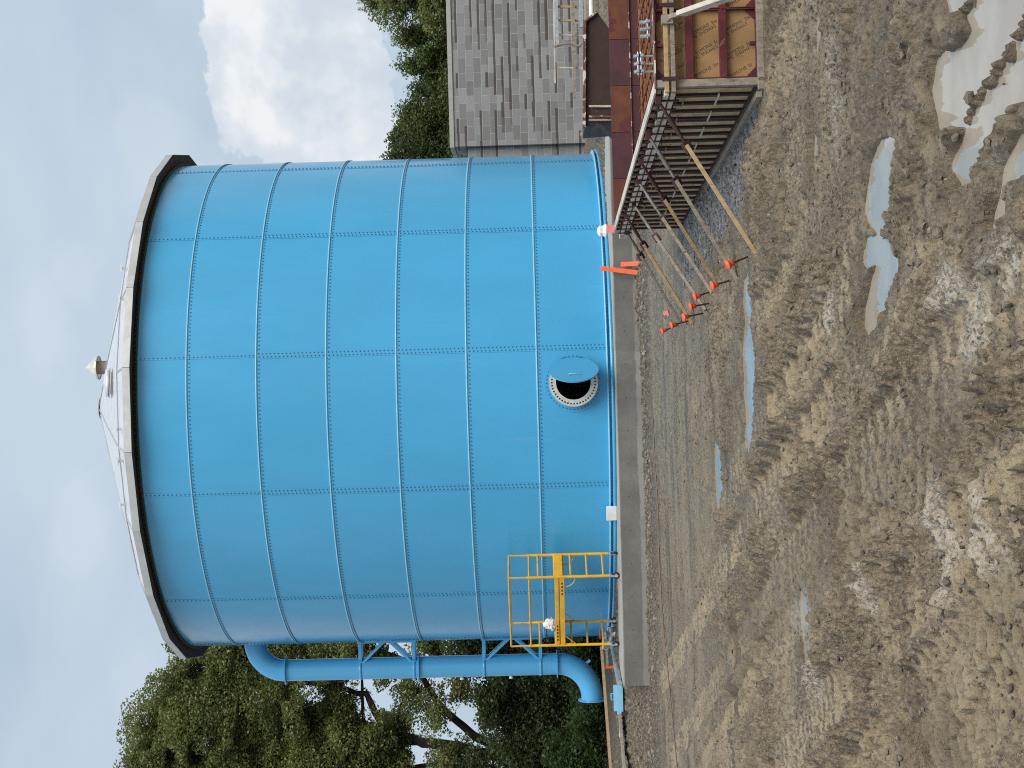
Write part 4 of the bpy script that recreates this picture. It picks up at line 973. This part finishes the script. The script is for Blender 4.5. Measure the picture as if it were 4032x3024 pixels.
# ------------------------------------------------------------------ yellow rolling scaffold
A1, A2, B1, B2 = Vector((-3.27, 29.26, 0)), Vector((-3.625, 28.72, 0)), Vector((-4.67, 30.04, 0)), Vector((-5.03, 29.50, 0))
sca = thing('rolling_scaffold', ((A1+B2)/2)+Vector((0, 0, SLAB)), 'yellow rolling scaffold with guard rails on black castors at the left of the tank', 'scaffold')
Zc, Zp, Zr, Zt = SLAB+.17, 1.66, 2.21, 2.60
def V3(p, z): return Vector((p.x, p.y, z))
for p, q in ((A1, A2), (B1, B2)):
    fr_ = bpy.data.objects.new('end_frame', None); fr_.location = V3(p, SLAB); COL.objects.link(fr_); attach(fr_, sca)
    for s_ in (p, q): mb = MB(); mb.tube([V3(s_, Zc), V3(s_, Zr+.05)], .027, 12); mb.build('upright', M['yellow'], fr_)
    for z in (.83, 1.135, 1.44, 1.745, 2.05): mb = MB(); mb.tube([V3(p, z), V3(q, z)], .020, 10); mb.build('rung', M['yellow_pale'], fr_)
mb = MB()
for p, q in ((A1, B1), (A2, B2)):
    mb.bar(V3(p, Zp+.045), V3(q, Zp+.045), .05, .07); mb.bar(V3(p, Zp-.055), V3(q, Zp-.055), .05, .09)
for p, q in ((A1, A2), (B1, B2)): mb.bar(V3(p, Zp+.01), V3(q, Zp+.01), .05, .16)
mb.build('side_rail', M['yellow'], sca, bevel=.006)
mb = MB(); i_ = .02; mb.prism([V3(A1.lerp(B2, i_), Zp+.06), V3(A2.lerp(B1, i_), Zp+.06), V3(B2.lerp(A1, i_), Zp+.06), V3(B1.lerp(A2, i_), Zp+.06)], (0, 0, .022)); mb.build('deck', M['wood_new'], sca)
mb = MB()
for k in range(4): a = A2.lerp(B2, .08+.05*k); mb.bar(V3(a, Zp-.055)+Vector((0, -.028, 0)), V3(A2.lerp(B2, .08+.05*k+.028), Zp-.055)+Vector((0, -.028, 0)), .006, .03)
for k in range(5): mb.bar(V3(A2.lerp(B2, .70+.05*k), Zp+.045)+Vector((0, -.028, 0)), V3(A2.lerp(B2, .70+.05*k+.03), Zp+.045)+Vector((0, -.028, 0)), .006, .03)
mb.build('decal_marks', M['print'], sca)
grd = bpy.data.objects.new('guard_rail', None); grd.location = V3(A1, Zr); COL.objects.link(grd); attach(grd, sca)
for s_ in (A1, A2, B1, B2): mb = MB(); mb.tube([V3(s_, Zr+.02), V3(s_, Zt)], .019, 10); mb.build('guard_post', M['yellow_pale'], grd)
for z in (Zt, 2.22):
    for p, q in ((A1, A2), (A2, B2), (B2, B1), (B1, A1)): mb = MB(); mb.tube([V3(p, z), V3(q, z)], .018, 10); mb.build('rail', M['yellow_pale'], grd)
for p, q, z in ((B1, A1, Zp), (B2, A2, Zp)):
    mb = MB(); d = (q-p).normalized(); a = V3(p, Zp-.10); mb.tube([a+d*.03, a+d*.03+Vector((0, 0, -.20)), a+d*.22+Vector((0, 0, 0))], .012, 8); mb.build('knee_brace', M['yellow'], sca)
for s_, d in ((A1, B1), (A2, B2)):
    mb = MB(); c_ = V3(s_.lerp(d, .02), Zp-.10); dv = (d-s_).normalized(); mb.tube([c_+dv*(.20*math.cos(R(-90+10*k)))+Vector((0, 0, .20*math.sin(R(-90+10*k)))) for k in range(10)], .010, 8); mb.build('curved_brace', M['yellow_pale'], sca)
for s_, an in ((A1, 20), (A2, 80), (B1, 75), (B2, 50)):
    ca_ = bpy.data.objects.new('castor', None); ca_.location = V3(s_, SLAB); COL.objects.link(ca_); attach(ca_, sca)
    d = Vector((math.cos(R(an)), math.sin(R(an)), 0)); c_ = V3(s_, SLAB+.068)
    mb = MB(); mb.lathe([(.030, -.02), (.062, -.022), (.068, -.012), (.068, .012), (.062, .022), (.030, .02)], c_, d, 24, close=True); mb.build('tyre', M['black'], ca_)
    mb = MB(); mb.cyl(c_-d*.024, c_+d*.024, .029, 16); mb.build('hub', M['white'], ca_)
    mb = MB(); mb.bar(c_+d*.032, c_+d*.032+Vector((0, 0, .10)), .04, .006, up=d); mb.bar(c_-d*.032, c_-d*.032+Vector((0, 0, .10)), .04, .006, up=d); mb.cyl(V3(s_, SLAB+.155), V3(s_, SLAB+.19), .03, 12); mb.build('fork', M['steel_grey'], ca_)
# white bag on the deck
bc = B1.lerp(B2, .35).lerp(A1, .08); bmx = bmesh.new(); bmesh.ops.create_icosphere(bmx, subdivisions=4, radius=.115)
for v in bmx.verts:
    d = v.co.normalized(); q = np.array([[d.x*3+5, d.y*3+5, d.z*3+5]]); f = 1+.55*(vn3(q, .8, 3)[0]-.5)+.30*(abs(vn3(q, .33, 4)[0]*2-1)-.5)
    v.co = Vector((d.x*1.0, d.y*.9, d.z*.85))*(.115*f)+Vector((0, 0, .07*max(0, d.z)**4))
me = bpy.data.meshes.new('plastic_bag'); bmx.to_mesh(me); bmx.free(); me.materials.append(M['white']); o = bpy.data.objects.new('plastic_bag', me); COL.objects.link(o)
o.location = V3(bc, Zp+.165); tag(o, 'crumpled white plastic bag sitting on the yellow scaffold deck', 'bag')

# ------------------------------------------------------------------ small things on and round the base
sl_ = lambda px, py: atz(px, py, SLAB)
th0 = math.asin((aty(2400, 2016, 28.8).x-TX)/TR); n_ = rad(math.degrees(th0)); tn = Vector((-n_.y, n_.x, 0)); p = TC+n_*(TR+.09)
mb = MB(); c_ = V3(p, SLAB+.0); mb.hexa([c_+tn*a+n_*b_+Vector((0, 0, z)) for z in (.004, .20) for a, b_ in ((-.145, .0), (.145, .0), (.145, .06), (-.145, .06))])
o = mb.build('foam_block', M['white'], bevel=.01); tag(o, 'white foam block against the tank base flange right of the yellow scaffold', 'foam block')
p = TC+rad(36.4)*(TR+.10); mb = MB(); mb.lathe([(.001, .01), (.12, .0), (.15, .04), (.11, .10), (.12, .15), (.06, .20), (.001, .21)], V3(p, SLAB), n=9, smooth=False)
o = mb.build('crumpled_rag', M['white']); tag(o, 'crumpled white rag at the tank base near the formwork', 'rag')
for bx_, lab in ((((2365, 1056), (2545, 1076)), 'long orange board leaning on the concrete base'), (((2445, 1041), (2545, 1037)), 'short orange board leaning on the concrete base, beside the long one')):
    a, b_ = aty(bx_[0][0], bx_[0][1], 28.20), aty(bx_[1][0], bx_[1][1], 28.02); b_.z = max(b_.z, -.02)
    mb = MB(); mb.bar(a, b_, .085, .03, up=(0, -1, .2)); o = mb.build('orange_board', M['orange'], bevel=.003); tag(o, lab, 'board', 'orange boards leaning on the base')
mb = MB(); cp_ = [sl_(px, py) for px, py in ((2424, 2120), (2423, 2200), (2427, 2290), (2424, 2360), (2428, 2420), (2425, 2480), (2431, 2530))]
mb.tube([c+Vector((0, 0, .015)) for c in cp_], .012, 8); o = mb.build('black_cable', M['black']); tag(o, 'black cable lying along the tank base behind the castors', 'cable')
mb = MB(); a, b_ = sl_(2424, 2540), sl_(2450, 2690); mb.tube([a+Vector((0, 0, .06)), b_+Vector((0, 0, .05))], .055, 16); o = mb.build('drain_pipe', M['steel_grey']); tag(o, 'grey drain pipe lying along the left edge of the concrete base', 'pipe')
# valve, pail, rail
vp = Vector((-5.17, 31.0, SLAB)); vp = sl_(2428, 2496)
val = thing('pipe_valve', vp, 'grey flanged valve at the left foot of the tank beside the scaffold', 'valve')
mb = MB(); mb.lathe([(.001, 0), (.10, 0), (.10, .03), (.06, .05), (.06, .18), (.09, .20), (.09, .24), (.001, .24)], vp, n=20); mb.tube([vp+Vector((-.14, 0, .11)), vp+Vector((.14, 0, .11))], .055, 16); mb.build('body', M['steel_grey'], val)
mb = MB(); mb.lathe([(.055, 0), (.10, 0), (.10, .02), (.055, .02)], vp+Vector((.13, 0, .11)), (1, 0, 0), 20, close=True); mb.lathe([(.055, 0), (.10, 0), (.10, .02), (.055, .02)], vp+Vector((-.15, 0, .11)), (1, 0, 0), 20, close=True); mb.build('flange', M['steel_grey'], val)
mb = MB(); mb.lathe([(.08, -.01), (.10, -.01), (.10, .01), (.08, .01)], vp+Vector((0, 0, .33)), n=20, close=True); mb.tube([vp+Vector((0, 0, .2)), vp+Vector((0, 0, .33))], .012, 8); mb.bar(vp+Vector((-.09, 0, .33)), vp+Vector((.09, 0, .33)), .015, .01); mb.build('hand_wheel', M['orange'], val)
pb = aty(2414, 2535, 31.6)
mb = MB(); pz = pb.z; mb.box(pb.x-.07, pb.x+.07, pb.y-.05, pb.y+.05, SLAB, pz); o = mb.build('support_block', M['wood_grey']); tag(o, 'grey block carrying the white pail at the left end of the base', 'block')
pail = thing('white_pail', (pb.x, pb.y, pz), 'white pail on a grey block left of the yellow scaffold', 'pail')
mb = MB(); mb.lathe([(.001, 0), (.085, 0), (.105, .20), (.112, .20), (.112, .215), (.098, .215), (.095, .20)], (pb.x, pb.y, pz), n=24); mb.build('body', M['white'], pail)
mb = MB(); mb.tube([(pb.x+.115*math.cos(R(k)), pb.y-.02-.06*math.sin(R(k)), pz+.19-.10*math.sin(R(k))) for k in range(0, 181, 20)], .004, 6); mb.build('handle', M['steel_grey'], pail)
RY = 32.6
rl = thing('timber_rail', (-6.9, RY, .4), 'long low timber rail with an orange post left of the tank', 'railing')
mb = MB(); a, b_ = aty(2368, 2545, RY), aty(2407, 3060, RY); mb.bar(a, b_, .05, .06); mb.build('rail', M['wood_new'], rl)
mb = MB(); a, b_ = aty(2384, 2623, RY), aty(2440, 2623, RY); mb.bar(a+Vector((0, -.06, 0)), b_+Vector((0, -.06, -.05)), .075, .06); mb.build('post', M['orange'], rl)
mb = MB(); a, b_ = aty(2387, 2545, RY-.1), aty(2392, 2620, RY-.1); mb.bar(a, b_, .07, .05); mb.build('short_rail', M['wood_grey'], rl)
for px_, py_ in ((2372, 2560), (2402, 3000)):
    a = aty(px_, py_, RY); mb = MB(); mb.bar(a+Vector((0, .05, 0)), Vector((a.x, a.y+.05, .3)), .06, .05); mb.build('post', M['wood_grey'], rl)
bp_ = aty(2446, 2755, 29.9)
bl = thing('steel_trough', (bp_.x, 29.9, .45), 'light blue steel trough with a loop handle on the soil bank', 'trough')
x0, x1 = aty(2452, 2806, 29.9).x, aty(2452, 2702, 29.9).x; z0 = aty(2452, 2755, 29.9).z
mb = MB(); mb.box(x0, x1, 29.75, 29.77, z0, z0+.12); mb.box(x0, x1, 30.05, 30.07, z0, z0+.17); mb.box(x0, x1, 29.771, 30.049, z0, z0+.02); mb.build('body', M['blue_edge'], bl, bevel=.004)
mb = MB(); mb.tube([(x0+.22, 30.06, z0+.165), (x0+.22, 30.06, z0+.215), (x0+.34, 30.06, z0+.215), (x0+.34, 30.06, z0+.165)], .012, 8); mb.build('handle', M['blue_edge'], bl)
mb = MB(); mb.box(x0-.02, x0+.05, 29.70, 29.74, z0-.12, z0+.04); mb.build('end_plate', M['black'], bl)
mb = MB(); a, b_ = aty(2440, 2812, 29.9), aty(2462, 3070, 29.2); mb.bar(a, b_, .30, .05); o = mb.build('bank_plank', M['wood_grey'], bevel=.005); tag(o, 'weathered plank lying along the top of the soil bank', 'plank')
mb = MB(); a, b_ = aty(2448, 2812, 30.1), aty(2444, 2900, 30.1); mb.bar(a+Vector((0, 0, .02)), b_, .08, .06); o = mb.build('white_strip', M['white']); tag(o, 'pale strip lying behind the plank on the soil bank', 'strip')
hp_ = [(2575, 1650), (2578, 1800), (2590, 2000), (2594, 2200), (2602, 2360), (2612, 2500), (2625, 2620), (2640, 2780), (2652, 2900), (2668, 3060)]
pp = [atz(*q_, .03) for q_ in hp_]
hs = ground_h(np.array([q_.x for q_ in pp]), np.array([q_.y for q_ in pp]))[0]
mb = MB(); mb.tube([Vector((q_.x, q_.y, max(.02, h_+.02))) for q_, h_ in zip(pp, hs)], .010, 8); o = mb.build('hose', M['hose_pink']); tag(o, 'long faded pink hose lying on the mud in front of the base', 'hose')
for px_, py_, lab in ((2634, 1232, 'scrap of pink marking tape on the mud beside the capped stakes'), (2892, 443, 'scrap of pink marking tape on the mud in front of the near form panel')):
    a = atz(px_, py_, .03); mb = MB(); mb.hexa([a+Vector(v) for v in ((-.04, -.02, 0), (.03, -.03, .02), (.04, .02, .0), (-.03, .03, .02), (-.03, -.02, .06), (.02, -.02, .09), (.03, .02, .07), (-.02, .02, .08))])
    o = mb.build('tape_scrap', M['pink']); tag(o, lab, 'tape scrap')
a = wp(WL-.2, .02, FT+.03); mb = MB(); mb.hexa([a+Vector((x*.05, y*.03, z*.09)) for z in (0, 1) for x, y in ((-1, -1), (1, -1), (.7, 1), (-.8, 1))]); o = mb.build('tape_scrap', M['pink']); tag(o, 'pink tape flag tied at the far top corner of the formwork', 'tape scrap')

# ------------------------------------------------------------------ trees
def leaf_mesh(name, P, size, mat, parent):
    n = len(P); L = size*(.6+.8*rng.random(n))
    a = rng.normal(size=(n, 3)); a[:, 2] *= .5; a /= np.linalg.norm(a, axis=1)[:, None]
    b_ = rng.normal(size=(n, 3)); b_[:, 2] *= .6; b_ -= (b_*a).sum(1)[:, None]*a; b_ /= np.linalg.norm(b_, axis=1)[:, None]
    nrm = np.cross(a, b_); L = L[:, None]
    v = np.stack([P-a*L*.5, P+b_*L*.30+nrm*L*.06, P+a*L*.5, P-b_*L*.30+nrm*L*.06], 1).reshape(-1, 3).astype(np.float32)
    me = bpy.data.meshes.new(name); me.vertices.add(4*n); me.vertices.foreach_set('co', v.ravel())
    me.loops.add(4*n); me.loops.foreach_set('vertex_index', np.arange(4*n, dtype=np.int32)); me.polygons.add(n); me.polygons.foreach_set('loop_start', np.arange(n, dtype=np.int32)*4)
    me.update(calc_edges=True); me.materials.append(mat); o = bpy.data.objects.new(name, me); COL.objects.link(o); attach(o, parent); return o
def blob_points(blobs, thr, sc, seed):
    out = []
    for (c_, r_, n) in blobs:
        d = rng.normal(size=(n, 3)); d /= np.linalg.norm(d, axis=1)[:, None]; u = rng.random(n)**(1/1.9)
        rr = 1+.60*(vn3(d*2.0+np.array(c_), .9, seed)-.5)*2
        out.append(np.array(c_)+d*(u*rr)[:, None]*np.array(r_))
    P = np.concatenate(out); k = vn3(P, sc, seed+3)*.65+vn3(P, sc*.4, seed+5)*.35 > thr
    return P[k]
def tree(name, label, base, limbs, blobs, leaf, mat, thr=.42, sc=.9, seed=1, group='trees round the site', cat='tree', lo=None):
    tr = thing(name, base, label, cat, group)
    mb = MB()
    for pts, r0, r1 in limbs:
        pts = [Vector(p) for p in pts]; sm = []
        for i in range(len(pts)-1):
            for j in range(4): sm.append(pts[i].lerp(pts[i+1], j/4)+Vector((random.uniform(-1, 1), random.uniform(-1, 1), random.uniform(-.5, .5)))*r0*.16*(1 if i+j else 0))
        sm.append(pts[-1]); N = len(sm); mb.tube(sm, [r0+(r1-r0)*i/(N-1) for i in range(N)], 9)
    mb.build('trunk', M['bark'], tr)
    P = blob_points(blobs, thr, sc, seed); 
    if lo is not None: P = P[P[:, 2] > lo]
    leaf_mesh('crown', P, leaf, M[mat], tr)
    return tr
def auto_tree(name, label, x, y, z_top, width, mat, n, leaf=.15, seed=1, z_low=1.5, thr=.42, group='trees round the site', cat='tree', lean=0):
    r_ = random.Random(seed); limbs = [([(x, y, .3), (x+lean*.3, y, z_low+.3*(z_top-z_low)), (x+lean, y, z_top-.8)], .05+.018*z_top, .03)]; blobs = []
    H = z_top-z_low; k = int(8+H*1.6)
    for i in range(k):
        f = (i+.5)/k; zc = z_low+.3+(H-.9)*f; rr = width*.5*math.sin(math.pi*min(1, (.25+.72*f)))**.7
        an = i*2.4+r_.uniform(-.4, .4); ro = rr*r_.uniform(.25, .8); c_ = (x+lean*f+ro*math.cos(an), y+ro*math.sin(an), zc)
        br_ = max(.45, width*.25*r_.uniform(.75, 1.25)); blobs.append((c_, (br_, br_, br_*.75), n//k))
        limbs.append(([(x+lean*f*.8, y, max(.5, zc-rr*.7)), tuple((np.array(c_)+np.array((x+lean*f, y, zc-rr*.2)))/2), c_], .05+.008*z_top*(1-f), .015))
    blobs.append(((x+lean, y, z_top-.45), (.55, .55, .5), n//k))
    return tree(name, label, (x, y, .3), limbs, blobs, leaf, M and mat, thr, .75, seed, group, cat)

TY_ = 45.0
W = lambda px, py, y=TY_: tuple(aty(px, py, y))
# big olive tree at the left with dark limbs across open sky
B = []
for px, py, r_, n in ((620, 2900, 1.25, 5200), (600, 3020, .9, 3600), (560, 3130, 1.2, 3200), (720, 2720, 1.0, 4200), (820, 2590, .85, 3000), (880, 2800, 1.35, 6000), (950, 3000, 1.5, 6200), (1000, 2620, .95, 4200), (1130, 2760, 1.15, 5200), (1180, 2930, 1.3, 5600), (1290, 2640, .95, 4200), (1330, 2810, 1.05, 4600), (1380, 2980, 1.2, 4800), (1150, 3080, 1.4, 4500), (740, 2500, .75, 2000), (900, 2480, .75, 2200), (1150, 2490, .8, 2600), (1400, 2520, .75, 2200), (1000, 2350, 1.0, 2500), (760, 3100, 1.4, 4000), (800, 3010, 1.1, 4200), (640, 3040, 1.0, 3000), (830, 2700, .9, 3000), (1050, 2880, .9, 3000), (760, 2880, 1.0, 3600), (1200, 2520, .7, 2200), (880, 2560, .8, 2600), (1480, 2900, .8, 1500), (1000, 3060, 1.0, 3500), (1120, 2650, .7, 2400), (1180, 3020, .9, 3000), (900, 2900, 1.0, 3500), (1250, 3080, 1.2, 4000), (1450, 3080, 1.2, 3500), (1350, 2900, .9, 2500),
                    (1620, 2720, .75, 800), (1700, 2810, .7, 700), (1560, 2860, .7, 900), (1800, 2700, .6, 900), (1780, 3000, .8, 2000), (1560, 3000, .7, 2000), (1500, 2620, .6, 1400), (1690, 2560, .7, 1700)):
    c_ = W(px, py, TY_+random.uniform(-.7, .7)); B.append((c_, (r_, r_*1.0, r_*.85), n))
L_ = [([W(2480, 3110), W(2150, 3040), W(1950, 2975), W(1690, 2925), W(1590, 2905), W(1513, 2875), W(1441, 2735), W(1300, 2700), W(1000, 2680)], .22, .05),
      ([W(2060, 3000), W(1900, 2915), W(1852, 2884), W(1739, 2789), W(1667, 2676), W(1600, 2600), W(1400, 2520), W(1150, 2480)], .15, .04),
      ([W(1600, 2905), W(1560, 2860), W(1570, 2790), W(1590, 2755), W(1560, 2700)], .07, .02), ([W(1700, 2925), W(1440, 2930), W(1428, 2800), W(1425, 2670), W(1300, 2600)], .07, .03),
      ([W(1513, 2875), W(1300, 2900), W(1000, 2900), W(700, 2850)], .09, .03), ([W(1300, 2900), W(1100, 3000), W(700, 3000)], .10, .03), ([W(1950, 2975), W(1780, 3000), W(1500, 3040), W(1100, 3080)], .11, .03),
      ([W(1739, 2789), W(1720, 2870), W(1680, 2850)], .05, .02)]
tree('broadleaf_tree', 'big olive-green tree with dark forked limbs against the sky, left of the overflow pipe', (W(2480, 3110)[0], TY_, .3), L_, [(a, b, int(n*4.2)) for a, b, n in B], .088, 'leaf_olive', .34, .8, 5)
# darker trees and shrubs below and behind it
B = []
for px, py, r_, n in ((1960, 2560, .9, 4500), (2050, 2700, 1.0, 5200), (1930, 2760, .7, 3000), (2150, 2600, .9, 4500), (2250, 2720, 1.0, 5000), (2000, 2900, 1.0, 5200), (2130, 2850, 1.0, 5200), (2260, 2900, .9, 4500), (2080, 3050, 1.1, 5000), (1850, 2560, .8, 3500), (1920, 2480, .8, 3000), (2200, 2480, .8, 3500), (2100, 2400, .9, 2500), (1880, 3040, .8, 3000), (2300, 2600, .8, 3500), (2330, 3010, .9, 3500)):
    B.append((W(px, py, 43.4+random.uniform(-.6, .6)), (r_, r_, r_*.8), n))
L_ = [([W(2440, 2780, 43.6), W(2250, 2760, 43.6), W(2050, 2700, 43.6), W(1880, 2580, 43.6)], .16, .05), ([W(2250, 2760, 43.6), W(2120, 2900, 43.6), W(1980, 2960, 43.6)], .09, .03), ([W(2200, 2740, 43.6), W(2150, 2560, 43.6), W(1950, 2480, 43.6)], .08, .03)]
tree('understory_tree', 'dark dense tree filling the space behind the overflow pipe outlet', (W(2440, 2780, 43.6)[0], 43.6, .3), L_, [(a, b, int(n*2.2)) for a, b, n in B], .095, 'leaf_dark', .34, .7, 9)
for k, (px, py, y, w_, zt_px, mat, n, lab) in enumerate((
    (2420, 2950, 38.5, 1.5, 2130, 'leaf_fresh', 9000, 'bright green shrub beyond the timber rail, nearest the picture edge'),
    (2420, 2800, 39.5, 1.3, 2230, 'leaf_green', 6000, 'mid-green shrub beyond the timber rail, below the pipe outlet'),
    (2420, 2660, 40.5, 1.4, 2210, 'leaf_dark', 6000, 'dark shrub beyond the timber rail beside its orange post'),
    (2420, 2560, 41.0, 1.2, 2190, 'leaf_dark', 5000, 'dark shrub close to the tank behind the white pail'),
    (2420, 3100, 38.0, 1.6, 2150, 'leaf_green', 6000, 'mid-green shrub at the very edge of the picture'))):
    p = aty(px, py, y); zt = aty(zt_px, py, y).z
    auto_tree('shrub', lab, p.x, y, zt, w_*1.35, mat, n, .10, 40+k, .45, .34, 'shrubs beyond the timber rail', 'shrub')
# far trees behind the wood that close the view down low
for k, (px, py, zt_px, w_, mat, lab) in enumerate((
    (2300, 2930, 2080, 5.5, 'leaf_dark', 'low dark tree in the back of the wood, behind the big olive tree'),
    (2300, 2640, 1930, 5.0, 'leaf_dark', 'dark rounded tree deep behind the overflow pipe'),
    (2300, 2380, 1900, 5.0, 'leaf_green', 'rounded green tree hidden for the most part behind the tank'))):
    p = aty(px, py, 52); auto_tree('far_tree', lab, p.x, 52+k, aty(zt_px, py, 52).z, w_, mat, 16000, .17, 60+k, .5, .36)
# trees over the block building
RYY = 56.0
for k, (py, top, w_, mat, n, leaf, lab, y) in enumerate((
    (-30, 1412, 3.0, 'leaf_olive', 17000, .15, 'tallest tree over the block building, with airy olive tips at the picture edge', 55.0),
    (150, 1545, 1.8, 'leaf_olive', 8000, .14, 'thin olive tree over the building, just left of the tallest one', 56.5),
    (270, 1562, 1.9, 'leaf_green', 8500, .14, 'green tree over the middle of the building with a pointed side crown', 55.5),
    (375, 1608, 2.0, 'leaf_dark', 9500, .14, 'low dark tree over the building beyond its middle', 58.0),
    (460, 1560, 1.8, 'leaf_green', 9000, .14, 'green tree over the building, second from the tank', 56.0),
    (545, 1525, 2.4, 'leaf_dark', 14000, .14, 'dark dense tree over the building, touching the tank edge', 57.0),
    (640, 1510, 2.4, 'leaf_dark', 9000, .14, 'dark tree partly behind the tank edge', 56.0))):
    p = aty(top, py, y); auto_tree('broadleaf_tree', lab, p.x, y, p.z, w_*1.25, mat, int(n*2.4), leaf*.72, 80+k, 3.0, .34)
for k in range(7):
    x = 4+3.1*k; lab = ('dark low tree in the row behind the block building, %s' % ['nearest the tank', 'second from the tank', 'third from the tank', 'fourth from the tank', 'fifth from the tank', 'sixth from the tank', 'farthest from the tank'][k])
    auto_tree('hedge_tree', lab, x, 53+(k % 2), aty(1712+(k*37) % 45, 300, 53).z, 3.8, 'leaf_dark', 14000, .14, 120+k, 2.0, .30, 'dark row behind the building')
p = aty(1790, 600, 46); auto_tree('shrub', 'light green shrub in the notch between the tall wall and its low extension', p.x+.1, 46, p.z+.3, 1.5, 'leaf_fresh', 4500, .11, 150, 2.0, .36, 'shrubs by the building', 'shrub')
